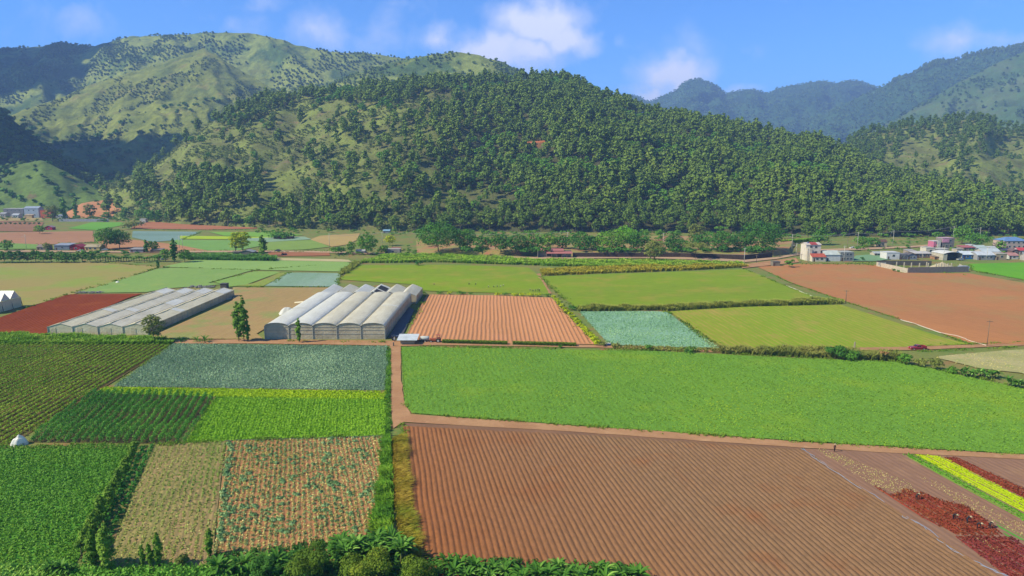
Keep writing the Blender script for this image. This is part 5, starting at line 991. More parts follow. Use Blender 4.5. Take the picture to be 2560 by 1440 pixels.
# ---------------------------------------------------------------- sheds, houses
M_win = solid('window_glass', S('#4c5660'), .2, .1, 1, spec=.6); M_frame = solid('window_frame', S('#dcdcdc')); M_door = solid('door', S('#6a5040')); M_conc = solid('concrete', S('#b3a898'), .9, .2, .8)
WC = {}
def house(name, label, x0, x1, yb, hpx, wall, roof, kind='gable', dpt=7, cat='house', wins=2, storeys=1, z=0.0, rh=None, eave=.35, door=True, rz=0.0, group=None):
    """a house whose front base runs between two ground points; parts: wall, roof, window (> pane), door"""
    a, b = gp(x0, yb, z), gp(x1, yb, z); m = (a[1] * ct + (CH - z) * st) / F; wd = b[0] - a[0]; Ht = hpx * m; root = empty(name, ((a[0] + b[0]) / 2, a[1], z), rz); tag(root, label, cat, group)
    rh = rh if rh is not None else {'gable': .24, 'front': .24, 'hip': .24, 'shed': .12, 'flat': .06}[kind] * min(Ht * 1.6, wd); wh = max(1.8, Ht - rh * (1 if kind != 'flat' else .5)); wm = wall if not isinstance(wall, str) else solid('w' + wall, S(wall), .85, .16, .5); rm = roof if not isinstance(roof, str) else solid('r' + roof, S(roof), .6, .2, .5)
    mb = MB(); mb.box((0, dpt / 2, wh / 2 - .3), (wd, dpt, wh + .6)); mb.build('wall', wm, root); X, Yd = wd / 2 + eave, dpt + eave; mb = MB(); t = .12
    if kind == 'gable':                      # ridge along x
        prof = [(-eave, wh - .02), (dpt / 2, wh + rh), (Yd, wh - .02), (Yd, wh - .02 - t), (dpt / 2, wh + rh - t), (-eave, wh - .02 - t)]; V = [(s * X, y, zz) for s in (-1, 1) for y, zz in prof]
        mb.add(V, [(i, (i + 1) % 6, 6 + (i + 1) % 6, 6 + i) for i in range(6)] + [(0, 5, 4, 1), (1, 4, 3, 2), (6, 7, 10, 11), (7, 8, 9, 10)])
        for s in (-1, 1): gm = MB(); gm.add([(s * (wd / 2 - .02), .02, wh - .1), (s * (wd / 2 - .02), dpt - .02, wh - .1), (s * (wd / 2 - .02), dpt / 2, wh + rh - t - .02)], None, [(0, 1, 2)]); gm.build('gable', wm, root)
    elif kind == 'front':                    # gable faces the front
        prof = [(-X, wh - .02), (0, wh + rh), (X, wh - .02), (X, wh - .02 - t), (0, wh + rh - t), (-X, wh - .02 - t)]; V = [(u, y, zz) for y in (-eave, Yd) for u, zz in prof]
        mb.add(V, [(i, (i + 1) % 6, 6 + (i + 1) % 6, 6 + i) for i in range(6)] + [(0, 5, 4, 1), (1, 4, 3, 2), (6, 7, 10, 11), (7, 8, 9, 10)])
        gm = MB(); gm.add([(-wd / 2, .0, wh - .05), (wd / 2, .0, wh - .05), (0, .0, wh + rh - t - .02), (-wd / 2, .1, wh - .05), (wd / 2, .1, wh - .05), (0, .1, wh + rh - t - .02)], None, [(0, 1, 2), (3, 4, 5)]); gm.build('gable', wm, root)
    elif kind == 'hip':
        r = min(wd, dpt) * .42; V = [(-X, -eave, wh), (X, -eave, wh), (X, Yd, wh), (-X, Yd, wh), (-X + r + eave, dpt / 2, wh + rh), (X - r - eave, dpt / 2, wh + rh)]; mb.add(V, [(0, 1, 5, 4), (2, 3, 4, 5), (0, 3, 2, 1)], [(1, 2, 5), (3, 0, 4)])
    elif kind == 'shed':
        V = [(-X, -eave, wh + .02), (X, -eave, wh + .02), (X, Yd, wh + rh), (-X, Yd, wh + rh)]; V += [(x, y, q - t) for x, y, q in V]; mb.add(V, [(0, 1, 2, 3), (7, 6, 5, 4), (0, 4, 5, 1), (1, 5, 6, 2), (2, 6, 7, 3), (3, 7, 4, 0)])
    else: mb.box((0, dpt / 2, wh + .12), (wd + .3, dpt + .3, .25))
    mb.build('roof', rm, root)
    for s in range(storeys):
        zc = wh * (s + .58) / storeys
        if wins <= 0: continue
        ww = min(1.5, wd / (wins + 1) * .6); wh_ = min(1.3, wh / storeys * .42)
        for k in range(wins):
            x = -wd / 2 + wd * (k + 1) / (wins + 1) + (0 if s or not door else wd * .04)
            mb = MB(); mb.box((x, -.02, zc), (ww + .2, .1, wh_ + .2)); f = mb.build('window', M_frame, root); mb = MB(); mb.box((x, -.06, zc), (ww, .06, wh_)); mb.build('pane', M_win, f)
    if door: mb = MB(); mb.box((-wd / 2 + wd * .12 + .3, -.03, 1.02), (.95, .08, 2.04)); mb.build('door', M_door, root)
    return root
Hs = house
# pump shed on the farm track corner
r = Hs('shed', 'small block shed with a bright sheet roof at the farm track crossing', 1001, 1036, 862, 17, '#b0a088', '#d5dbe8', 'shed', 4, 'shed', 0, eave=1.0, rh=.7, door=False)
# right-hand village
r = Hs('tower_house', 'tall narrow white house of three storeys with a small red roof', 2013, 2050, 651, 44, '#e6dcd4', '#dccdc8', 'gable', 8, wins=2, storeys=3, rh=1.2)
mb = MB(); mb.add([(-2, -.5, 10.2), (2.4, -.5, 10.2), (2.4, 3.4, 11.5), (-2, 3.4, 11.5)], [(0, 1, 2, 3)]); mb.build('red_sheet', solid('r#b85050', S('#b85050')), r)
mb = MB(); mb.box((-3.2, -1.2, 4), (3, 2.4, 8)); mb.build('stair_tower', solid('w#e4d8cc', S('#e4d8cc')), r); mb = MB(); mb.tube([(-2.5, 3, 10.4), (-2.5, 3, 11.5)], .6, 10); mb.build('water_tank', solid('tank_blue', S('#5a6c9c')), r, smooth=True)
Hs('cottage', 'small cottage with red tiled roof in front of the tall white house', 2030, 2064, 654, 19, '#dfd0c0', '#c0604c', 'gable', 7, wins=2)
Hs('barn', 'white barn with a wide pale metal roof right of the red cottage', 2063, 2100, 653, 25, '#dcdce2', '#c8cfd0', 'gable', 11, 'barn', wins=0, rh=2.2)
Hs('block_house', 'grey two-storey block house beside the white barn', 2100, 2134, 653, 23, '#8f9296', '#b8bab8', 'flat', 8, wins=3, storeys=2)
Hs('hut', 'beige hut on the slope under the pines', 2195, 2217, 617, 18, '#d6c2a0', '#7a5a48', 'gable', 6, 'hut', wins=1)
Hs('white_house', 'flat white box house left of the grey ones', 2216, 2248, 649, 18, '#e6e2e8', '#dcdce4', 'flat', 8, wins=1)
Hs('grey_house', 'small dark grey house with one bright window', 2249, 2267, 649, 13, '#6f6c78', '#86848c', 'flat', 6, wins=2)
Hs('grey_house', 'grey house with a low brown gable among the village houses', 2268, 2292, 649, 16, '#8c90a4', '#6a6468', 'front', 7, wins=2)
Hs('long_house', 'low open house with two pale roof slabs', 2288, 2330, 645, 14, '#8c7468', '#cfc8c8', 'shed', 8, wins=3)
Hs('cream_house', 'cream walled yard house below the pink one', 2314, 2336, 637, 18, '#ded4c6', '#cdc6bc', 'flat', 7, wins=1); Hs('cream_house', 'long cream wall block below the pink house', 2338, 2371, 637, 15, '#d8ccbc', '#d2cac4', 'flat', 7, wins=2)
r = Hs('pink_house', 'magenta and white two-storey house at the back of the village', 2333, 2350, 622, 19, '#d0789c', '#ded6dc', 'flat', 7, wins=1, storeys=2); mb = MB(); mb.box((1.2, -.2, 3.0), (2.4, .5, 6)); mb.build('white_panel', solid('w#e4dcd8', S('#e4dcd8')), r)
r = Hs('pink_house', 'grey block house carrying a pale pink upper room', 2354, 2384, 622, 27, '#8c8484', '#c9a8b8', 'flat', 8, wins=2, storeys=2); mb = MB(); mb.box((-2, -.12, 6.0), (5, .3, 2.6)); mb.build('pink_panel', solid('w#e8a0c4', S('#e8a0c4')), r)
# curved-roof warehouse
a, b = gp(2357, 651), gp(2404, 651); wd = b[0] - a[0]; root = empty('warehouse', ((a[0] + b[0]) / 2, a[1], 0)); tag(root, 'warehouse with a curved white roof and a dark open front', 'warehouse')
for s in (-1, 1): mb = MB(); mb.box((s * wd / 2, 6, 2.1), (.3, 12, 4.2)); mb.build('side_wall', solid('w#cfc6b8', S('#cfc6b8')), root)
mb = MB(); mb.box((0, 11.8, 2.1), (wd, .3, 4.2)); mb.build('back_wall', M_void, root); mb = MB(); pr_ = [(-wd / 2 - .4 + (wd + .8) * i / 10, 4.2 + 1.9 * math.sin(math.pi * (.12 + .76 * i / 10)) - .6) for i in range(11)]; slab(mb, pr_, -.6, 12.4, .15); mb.build('roof', solid('w#e8e6ea', S('#e8e6ea')), root, smooth=False)  # back wall carries the painted interior shade
mb = MB(); mb.box((-wd / 2 + 1.2, -.2, 2.0), (2.4, .25, 4)); mb.build('front_wall', solid('w#cfc6b8', S('#cfc6b8')), root); mb = MB(); mb.box((.2, 5, 1.8), (wd * .55, 6, 3.4)); mb.build('front_shade', solid('shade_block', S('#3a4038')), root)  # dark box added in the open front, interior shade put into its colour
Hs('blue_house', 'bright blue walled house with a white roof', 2405, 2441, 648, 19, '#2f74b8', '#d8e0ee', 'gable', 9, wins=2)
Hs('red_roof_house', 'low house under a long red roof behind the blue one', 2408, 2438, 629, 13, '#9c8c88', '#bc6c6c', 'shed', 8, wins=1); Hs('metal_roof_house', 'grey gabled house with a pale metal roof right of the red roof', 2440, 2466, 628, 14, '#a8a8b0', '#b9c8cc', 'gable', 8, wins=1)
Hs('wide_house', 'wide house with a pale zinc roof near the green field', 2443, 2486, 650, 20, '#a2a0a8', '#cfd4e2', 'gable', 9, wins=3); Hs('wide_house', 'second zinc roofed house just behind the wide one', 2455, 2500, 640, 18, '#c4bcb8', '#c6d0dc', 'gable', 8, wins=1)
Hs('tan_house', 'tan block house with a white end wall right of the wide zinc roof', 2489, 2516, 650, 16, '#b8a48c', '#ccc4b8', 'flat', 8, wins=1)
Hs('villa', 'two-storey pinkish villa with a blue hipped roof at the right edge', 2509, 2568, 622, 28, '#cdb4b0', '#6f93cc', 'hip', 12, wins=4, storeys=2, rh=2.4); Hs('dark_house', 'dark grey house below the blue roofed villa', 2508, 2530, 634, 13, '#585c74', '#50546c', 'gable', 6, wins=1); Hs('brown_house', 'brown gabled house below the blue roofed villa', 2530, 2548, 636, 13, '#8a6c68', '#7c6464', 'front', 6, wins=1)
Hs('white_cottage', 'white cottage with a bright red roof at the right edge', 2547, 2580, 636, 16, '#e2dce0', '#cc4c50', 'gable', 7, wins=1); Hs('white_hut', 'little white hut with a faded pink roof near the green field', 2522, 2546, 648, 15, '#dcdcdc', '#c08c88', 'gable', 7, wins=1)
Hs('orange_shed', 'small rusty shed between the pale long house and the warehouse', 2336, 2352, 649, 9, '#b08464', '#9c8878', 'shed', 5, 'shed', wins=0)
Hs('block_hut', 'small grey concrete hut beside the bare field corner', 1932, 1950, 666, 12, '#8c8478', '#7c7468', 'flat', 4, 'hut', wins=0)
# walled compound
for i, (x0, x1, yb, hp, wc, rc, kd, lb) in enumerate(((2186, 2206, 640, 10, '#c8bcb0', '#b8bcc4', 'gable', 'small pale hut left of the flat white box house'), (2270, 2290, 636, 11, '#a89890', '#b0a8a8', 'shed', 'low dusty house behind the grey brown-gabled one'), (2392, 2406, 634, 11, '#c4b8ac', '#a8a4a0', 'flat', 'narrow pale house between warehouse and long red roof'), (2470, 2490, 626, 10, '#b8a8a0', '#c0c4cc', 'gable', 'small zinc house below the green slope'), (2494, 2510, 641, 9, '#d8d0cc', '#b0686c', 'gable', 'tiny white house with dull red roof beside the tan block'), (2425, 2441, 621, 9, '#c0b4b0', '#c8ccd4', 'shed', 'pale shed roof above the long red roof'), (2566, 2600, 652, 18, '#b8b0b0', '#c8d0dc', 'gable', 'zinc roofed house cut by the right edge'))): Hs('village_house', lb, x0, x1, yb, hp, wc, rc, kd, 6, wins=1)
M_cw = solid('compound_white', S('#cfc2b2'), .9, .2, 1); M_cshade = solid('compound_shaded', S('#8c8480'), .9, .2, 1); cz = {}  # front wall's grey is shade on the pale blockwork, put into the colour
root = empty('walled_compound', gp(2269, 683)); o0 = np.array(root.location); tag(root, 'unfinished block-walled compound at the edge of the bare field', 'walled compound')
def wallseg(name, a, b, h, mat, th=.3): mb = MB(); p, q = gp(*a) - o0, gp(*b) - o0; mb.prism([(-th / 2, -.2), (th / 2, -.2), (th / 2, h), (-th / 2, h)], p, q); return mb.build(name, mat, root)
wallseg('front_wall', (2269, 683), (2420, 680), 3.3, M_cshade); wallseg('left_wall', (2191, 666), (2268.7, 683), 2.7, M_cw); wallseg('back_wall', (2191, 663), (2328, 664), 2.9, solid('compound_dark', S('#6c6660'))); wallseg('right_wall', (2421, 680), (2398, 666), 1.6, M_cw)
mb = MB(); mb.box(tuple(gp(2203, 668) - o0 + np.array([0, -.6, 2.0])), (4.6, .2, 1.6)); mb.build('white_sheet', M_frame, root)
for x, y in ((2241, 668), (2260, 669), (2278, 670), (2298, 671), (2316, 668), (2320, 671), (2340, 672), (2346, 671), (2352, 672), (2360, 671), (2369, 672), (2378, 671)): mb = MB(); q = gp(x, y) - o0; mb.box((q[0], q[1], 1.6), (.45, .45, 3.2)); mb.build('column', M_cw, root)
pl_ = MB(); q = gp(2355, 668) - o0; pl_.add(*[np.array([(q[0] + 8 * math.cos(a) * r_, q[1] + 3 * math.sin(a) * r_, 3.1 * (1 - r_) + .8 * (vnoise(a * 3, r_ * 4, 3) - .5) * (r_ < 1)) for r_ in (0, .4, .75, 1) for a in np.linspace(0, 6.283, 13)[:-1]]), [(i * 12 + k, i * 12 + (k + 1) % 12, (i + 1) * 12 + (k + 1) % 12, (i + 1) * 12 + k) for i in range(3) for k in range(12)]]); o = pl_.build('rubble_pile', solid('sand', S('#d2c2a4'), .95, .3, 1), smooth=True); o.location = o0; tag(o, 'pile of pale sand inside the walled compound', 'sand pile')
mb = MB(); mb.box((0, 0, .9), (6.5, 3, 1.6), .1, .8); o = mb.build('covered_heap', solid('tarp_blue', S('#a8b8d4'))); o.location = gp(2408, 672); tag(o, 'pale blue tarpaulin over a heap in the compound corner', 'tarpaulin')
# open shed with red roofs
root = empty('open_shed', gp(1344, 645)); o0 = np.array(root.location); tag(root, 'long open-fronted shed with faded red roofs below the roadside trees', 'shed'); wR = gp(1430, 645)[0] - gp(1344, 645)[0]; rR = solid('r#b87068', S('#bd7670'), .6, .2, .6)
mb = MB(); mb.box((5.2, 3.4, 2.2), (10.4, .3, 4.4)); mb.box((.15, 1.7, 2.2), (.3, 3.4, 4.4)); mb.box((wR / 2, 6.5, 2.2), (wR, .3, 4.4)); mb.build('wall', solid('w#a09888', S('#9a9284')), root)
mb = MB(); mb.add([(-.4, 2.6, 4.5), (wR * .77, 2.6, 4.5), (wR * .77, 7.4, 5.5), (-.4, 7.4, 5.5), (-.4, 2.6, 4.35), (wR * .77, 2.6, 4.35), (wR * .77, 7.4, 5.35), (-.4, 7.4, 5.35)], [(0, 1, 2, 3), (7, 6, 5, 4), (0, 4, 5, 1), (1, 5, 6, 2), (3, 7, 4, 0)]); mb.build('roof', rR, root)
mb = MB(); mb.add([(wR * .26, -.9, 3.1), (wR + .3, -.9, 3.1), (wR + .3, 3.0, 4.1), (wR * .26, 3.0, 4.1), (wR * .26, -.9, 2.95), (wR + .3, -.9, 2.95), (wR + .3, 3.0, 3.95), (wR * .26, 3.0, 3.95)], [(0, 1, 2, 3), (7, 6, 5, 4), (0, 4, 5, 1), (1, 5, 6, 2), (3, 7, 4, 0)]); mb.build('porch_roof', rR, root)
for k in range(6): mb = MB(); x = wR * (.26 + .735 * k / 5); mb.box((x, -.6, 1.5), (.22, .22, 3.0)); mb.build('post', solid('w#b89888', S('#b89888')), root)
for k, c in ((.34, '#3c3434'), (.52, '#a8a49c'), (.78, '#ccc8c8'), (.92, '#b8a898')): mb = MB(); mb.box((wR * k, 2.9, 1.9), (wR * .12, .2, 2.0)); mb.build('stall_panel', solid('w' + c, S(c)), root)
# hillside villa among the pines
px, py = 1340, 374; Pq, Pj = proj(H1.P[:, :H1.nv]); k = np.argmin((Pq - px) ** 2 + (Pj - py) ** 2); q = H1.P[:, :H1.nv].reshape(-1, 3)[k]
root = empty('hillside_house', q + np.array([0, 0, .5])); tag(root, 'orange house with a red tiled roof high among the pines', 'house')
mb = MB(); mb.box((0, 4, 3.4), (26, 8, 6)); mb.box((9, 0, 4), (12, 5, 7)); mb.build('wall', solid('w#d89860', S('#dc9c66')), root); mb = MB(); mb.add([(-14, -1, 6.2), (14, -1, 8.2), (14, 4, 10.6), (-14, 4, 8.6), (14, 9, 8.2), (-14, 9, 6.2)], [(0, 1, 2, 3), (3, 2, 4, 5)]); mb.build('roof', solid('r#b8683c', S('#c07448')), root)
for k_ in range(5): mb = MB(); mb.box((-10 + 5 * k_, -.1, 3.6), (2.2, .2, 2.2)); mb.build('window', M_win, root)
# left village
Hs('block_house', 'stacked grey and white concrete block house at the far left', 10, 60, 541, 20, '#8c8a94', '#c8c8cc', 'flat', 12, wins=4, storeys=2); Hs('block_house', 'pale block house with roof rooms cut by the left edge', -14, 24, 534, 30, '#bdb8b8', '#c8c4c4', 'flat', 10, wins=3, storeys=2); Hs('block_house', 'pale upper block behind the stacked grey house', 24, 50, 530, 24, '#a9a4a8', '#c4c4cc', 'flat', 10, wins=2, storeys=2)
Hs('pale_house', 'pale blue house with cream ground floor in the left village', 62, 98, 544, 28, '#b8c4d8', '#9ca8c0', 'gable', 10, wins=2, storeys=2, rh=2.5); Hs('orange_house', 'orange walled house in the left village', 102, 128, 545, 20, '#d8704c', '#a86450', 'flat', 9, wins=1); Hs('cream_hut', 'cream hut at the foot of the pale blue house', 62, 80, 546, 10, '#d8b888', '#c0a888', 'shed', 4, 'hut', wins=0)
Hs('blue_roof_house', 'distant house with a light blue roof above the left village', 113, 137, 512, 16, '#b0bccc', '#6cb4dc', 'gable', 12, wins=1)
Hs('white_building', 'white building half hidden by the olive tree in the left village', 134, 152, 536, 12, '#dcdcdc', '#c8c8c8', 'flat', 8, wins=1); Hs('white_building', 'white roofed building left of the bare orange slope', 167, 184, 530, 10, '#d8d4d0', '#dcdcdc', 'gable', 8, wins=0)
root = empty('boundary_wall', gp(148, 554)); tag(root, 'long whitewashed wall at the edge of the left village', 'wall'); o0 = np.array(root.location); wallseg('wall', (148, 554), (272, 554), 3.0, solid('w#b8b8c4', S('#b8b8c4')))
for i, (x0, x1, yb, hp, wc, rc, kd, lb) in enumerate(((0, 14, 545, 14, '#c4bcb4', '#a8a8b0', 'gable', 'low pale house in front of the blocks at the left edge'), (30, 46, 546, 12, '#d8d4d0', '#b8bcc8', 'gable', 'small white house in front of the stacked grey block'), (84, 100, 533, 16, '#a8b0c0', '#c8ccd4', 'flat', 'grey-blue block behind the pale blue house'), (118, 134, 527, 12, '#c8c0b8', '#9c9088', 'gable', 'small house behind the orange one'), (52, 66, 522, 14, '#9c98a0', '#bcbcc4', 'flat', 'distant grey block above the pale blue house'), (70, 90, 512, 10, '#d0ccc8', '#a8b4c4', 'gable', 'distant white house below the dark slope'), (140, 160, 546, 9, '#c8c4c4', '#98a0b0', 'shed', 'low white shed beside the left village poplar'))): Hs('village_house', lb, x0, x1, yb, hp, wc, rc, kd, 8, wins=2)
Hs('magenta_hut', 'tiny magenta hut with a grey roof by the brown field', 112, 131, 575, 11, '#c8284c', '#b09098', 'front', 5, 'hut', wins=1); Hs('white_hut', 'small white hut at the corner of the far bare field', 350, 364, 557, 10, '#dcdad4', '#c0bab0', 'flat', 5, 'hut', wins=0)
Hs('farm_house', 'drab low farm house at the left of the roadside row', 92, 116, 626, 14, '#a49484', '#8c7c70', 'gable', 7, wins=1); Hs('farm_house', 'long grey-blue farm building with a zinc roof', 136, 174, 626, 16, '#8890a0', '#98a0b4', 'shed', 8, wins=1)
Hs('farm_house', 'red walled house in the low farm row', 176, 202, 626, 15, '#b02c38', '#a83840', 'front', 8, wins=1); Hs('farm_house', 'yellow house in the low farm row', 212, 249, 626, 14, '#dcc080', '#b8a88c', 'gable', 8, wins=2)
Hs('farm_house', 'grey-blue shack beyond the big dark tree', 325, 358, 632, 11, '#8c8c98', '#a09c9c', 'shed', 6, wins=1); Hs('farm_house', 'second low shack beyond the big dark tree', 376, 402, 632, 9, '#98806c', '#8c8480', 'shed', 6, wins=0); Hs('white_hut', 'tiny pale hut by the tall dark poplar', 395, 403, 650, 10, '#c8c0b8', '#b0a8a0', 'flat', 3, 'hut', wins=0)
Hs('shack', 'shack with grey metal roofs under the yellow-green trees', 598, 632, 638, 13, '#7c7870', '#a4a8b0', 'front', 7, 'shack', wins=0); Hs('shack', 'small dark lean-to left of the shack under the yellow trees', 580, 596, 637, 8, '#6c645c', '#746c68', 'shed', 4, 'shack', wins=0)
Hs('brown_shed', 'far brown shed with a flat roof among the banana clumps', 684, 730, 598, 5, '#6c4c40', '#5c4438', 'flat', 6, 'shed', wins=0, door=False)
Hs('shack', 'grey block shack by the road above the cane growth', 962, 1000, 635, 12, '#a8a49c', '#b8b4ac', 'flat', 6, 'shack', wins=1); Hs('shack', 'lower zinc roofed shack left of the grey block one', 890, 912, 634, 9, '#a8a8a8', '#b4b8c0', 'gable', 5, 'shack', wins=0); Hs('shack', 'brown roofed lean-to behind the grey block shack', 978, 1000, 628, 9, '#a08878', '#a06c58', 'shed', 5, 'shack', wins=0); Hs('blue_roof_hut', 'hut with pale blue roof at the foot of the pines', 958, 974, 583, 9, '#8c9098', '#8ab0cc', 'gable', 6, 'hut', wins=0)
Hs('ruin', 'dark gabled frame at the far corner of the long greenhouse', 551, 566, 722, 12, '#6a6258', '#5a5450', 'flat', 3, 'shed', wins=0, door=False)
for (x, y, lb) in ((225, 732, 'pile of grey stones at the top of the dark ploughed plot'), (505, 718, 'pile of grey stones behind the long greenhouse')):
    mb = MB(); r_ = random.Random(x)
    for k in range(70): mb.box((r_.uniform(-6, 6), r_.uniform(-2, 2), r_.uniform(.1, .5)), (r_.uniform(.4, 1), r_.uniform(.3, .8), r_.uniform(.3, .6)), r_.random() * 3)
    o = mb.build('stone_pile', solid('stone', S('#a8a4a0'), .9, .3, 2)); o.location = gp(x, y); tag(o, lb, 'stone pile')

# retaining wall, bank and terrace
mb = MB(); T_ = [(1040, 632), (1200, 636), (1430, 640), (1700, 642), (1860, 648), (1900, 645), (1975, 634), (1990, 620)]; base = [gp(x, y) for x, y in T_]; Kb = [gp(1040, 600), gp(1200, 598), gp(1430, 597), gp(1700, 597), gp(1860, 600), gp(1900, 600), gp(1975, 605), gp(1990, 610)]; V = []; n = 24
for i in range(n + 1):
    f = i / n * (len(T_) - 1); k = min(int(f), len(T_) - 2); t = f - k; a = base[k] * (1 - t) + base[k + 1] * t; b = Kb[k] * (1 - t) + Kb[k + 1] * t; s = min(1, i / 2, (n - i) / 2); e = (a + np.array([0, 4, 0])); V += [a, e + np.array([0, -.6 if i % 2 else .4, TZ * s]), b + np.array([0, 0, TZ * s]), b + np.array([0, 8, -.4])]
mb.add(V, [(i * 4 + j, (i + 1) * 4 + j, (i + 1) * 4 + j + 1, i * 4 + j + 1) for i in range(n) for j in range(3)]); struct(mb.build('terrace', ground('terr', S('#a98a64'), S('#8a8c4a'), S('#a8775a'), .04, 1, cth=(.5, .6), bump=.2)))
root = empty('retaining_wall', gp(1430, 643)); o0 = np.array(root.location); tag(root, 'long shaded dark stone retaining wall along the road under the trees', 'retaining wall')
for a, b in (((1432, 643.5), (1700, 644)), ((1700, 644), (1862, 649.5)), ((1862, 649.5), (1930, 643))): wallseg('wall', a, b, 3.0, solid('shaded_stone', S('#54453e'), .95, .4, 1)); wallseg('coping', (a[0], a[1] - .1), (b[0], b[1] - .1), 3.25, solid('coping', S('#8c8478')), .2)  # tree shade put into the wall's dark stone colour

# ---------------------------------------------------------------- poles and wires
M_pole = solid('pole_concrete', S('#cfcac4'), .8, .1, 2); M_wood = solid('pole_wood', S('#8a7868'), .9, .2, 2); M_wire = solid('wire', S('#b8b8b8'), .5); PT = {}
def pole(x, y, top, label, lamp=False, wood=False, r=.17):
    p = gp(x, y); m = (p[1] * ct + CH * st) / F; h = (y - top) * m / .98; root = empty('utility_pole', p); tag(root, label, 'utility pole'); mb = MB(); mb.tube([(0, 0, -.3), (0, 0, h)], [r, r * .7], 7); mb.build('shaft', M_wood if wood else M_pole, root, smooth=True); mb = MB(); mb.box((0, 0, h - .5), (2.0, .14, .14)); mb.build('crossarm', M_wood if wood else M_pole, root)
    if lamp: mb = MB(); mb.tube([(0, 0, h - 2), (-1.6, -.4, h - 1.7)], .06, 5); a = mb.build('lamp_arm', M_pole, root); mb = MB(); mb.box((-1.9, -.45, h - 1.7), (.9, .35, .2)); mb.build('lamp_head', M_frame, a)
    PT[(x, y)] = p + np.array([0, 0, h - .4]); return root
for a in ((1860, 663, 620, 'white concrete pole at the end of the cane growth by the bare field'), (1657.6, 618, 583, 'white pole rising between the roadside trees and the olive tree'), (1828, 604, 585, 'white pole behind the bright leafy roadside tree'), (1891, 657, 637, 'short pole in the verge below the tallest roadside tree', False, True), (1979, 627, 586, 'white pole left of the lime hedge end', True), (1990, 641, 608, 'pole with a lamp left of the tall white house', True), (2022, 657, 620, 'white pole in front of the tall white house'),
          (2109, 656, 615, 'white pole before the grey two-storey block house'), (2143, 619, 581, 'tall pole by the parked white car on the slope', True), (2118, 622, 599, 'leaning grey pole left of the tall pole on the slope', False, True), (2231.5, 616, 577, 'tall white pole right of the beige hut', True), (2305.5, 649, 618, 'white pole before the low open house'), (2358, 652, 618, 'white pole at the left corner of the warehouse'), (2382, 600, 566, 'tall white pole behind the pink house', True), (2449, 598, 569, 'white pole on the green slope above the village', True), (2466, 651, 617, 'white pole before the wide zinc roofed house'),
          (2114, 758, 725, 'weathered wooden pole at the edge of the bare field', False, True), (2467, 866, 800, 'tall thin pole at the corner of the bare field', False, True, .11), (66, 622, 587, 'pale pole beside the road at the far left', True), (824, 617, 584, 'white pole in the tan plot carrying the long line'), (956, 608, 580, 'white pole above the bushy green tree'), (449, 621, 590, 'left of two pale poles by the green plots'), (457, 621, 588, 'right of two pale poles by the green plots'), (1419, 602, 580, 'white pole above the red roofed shed'), (1428, 626, 603, 'short white pole at the right end of the red roofed shed'), (2002, 608 + 50, 635, 'short post at the corner of the bare field track', False, True)): pole(*a)
for pts, lb in (([(824, 617), (956, 608), (1419, 602)], 'long power line from the tan plot to the red roofed shed'), ([(1979, 627), (2143, 619), (2231.5, 616), (2382, 600), (2449, 598)], 'power line along the slope above the right village')):
    mb = MB()
    for a, b in zip(pts[:-1], pts[1:]):
        A_, B_ = PT[a], PT[b]
        for off in (-.5, .5): mb.tube([A_ * (1 - t) + B_ * t + np.array([0, off, -1.6 * 4 * t * (1 - t)]) for t in np.linspace(0, 1, 13)], .045, 3, cap=False)
    tag(mb.build('power_line', M_wire), lb, 'power line')
for x, y, tp, lb in ((2136, 873, 855, 'thick concrete post beside the reeds above the green field'), (1958, 869, 862, 'short white post left of the concrete one in the reeds'), (984, 866, 856, 'stubby dark post at the farm track crossing')):
    p = gp(x, y); m = (p[1] * ct + CH * st) / F; h = (y - tp) * m; mb = MB(); mb.box((0, 0, h / 2 - .1), (.4, .4, h + .2), 0, .8); mb.box((0, 0, h + .03), (.26, .26, .1)); o = mb.build('post', M_conc if x > 1000 else M_dpost); o.location = p; tag(o, lb, 'post')
# irrigation pipe and tube lines
def pipe(name, label, pts, r, mat, cat='pipe', z=.15):
    mb = MB(); Q = [gp(x, y) + np.array([0, 0, z + .05]) for x, y in pts]; R_ = []
    for a, b in zip(Q[:-1], Q[1:]):
        for t in np.linspace(0, 1, 7)[:-1]: c = a * (1 - t) + b * t; R_.append(c + np.array([random.uniform(-.25, .25), random.uniform(-.25, .25), 0]))
    R_.append(Q[-1]); mb.tube(R_, r, 5); return tag(mb.build(name, mat, smooth=True), label, cat)
M_pw = solid('pipe_white', S('#ddd4c8'), .5, .1); M_pb = solid('pipe_blue', S('#8c90a8'), .5, .1)
pipe('irrigation_pipe', 'pale irrigation pipe along the lower edge of the bare field', [(2250, 800), (2292, 812), (2350, 833), (2395, 842), (2430, 855), (2466, 865)], .16, M_pw); pipe('irrigation_pipe', 'pale pipe between the pasture and the bare field', [(1965, 714), (2010, 733), (2040, 745), (2075, 752)], .14, M_pw)
for k, off in enumerate((0, 5)): pipe('drip_hose', ('grey-blue hose line along the right edge of the ploughed field', 'second grey-blue hose lying beside the first along the ploughed field')[k], [(2004 + off * .4, 1124), (2040 + off, 1150), (2110 + off, 1197), (2180 + off, 1240), (2250 + off, 1290), (2310 + off, 1320), (2370 + off, 1372), (2440 + off, 1410), (2520 + off, 1446)], .07, M_pb, 'hose')
pipe('irrigation_pipe', 'thin pipe along the upper edge of the stubble field', [(560, 1103), (780, 1098), (1000, 1090)], .07, M_dpost); pipe('irrigation_pipe', 'white pipe beside the long greenhouse', [(556, 752), (582, 746), (590, 742)], .16, M_pw)
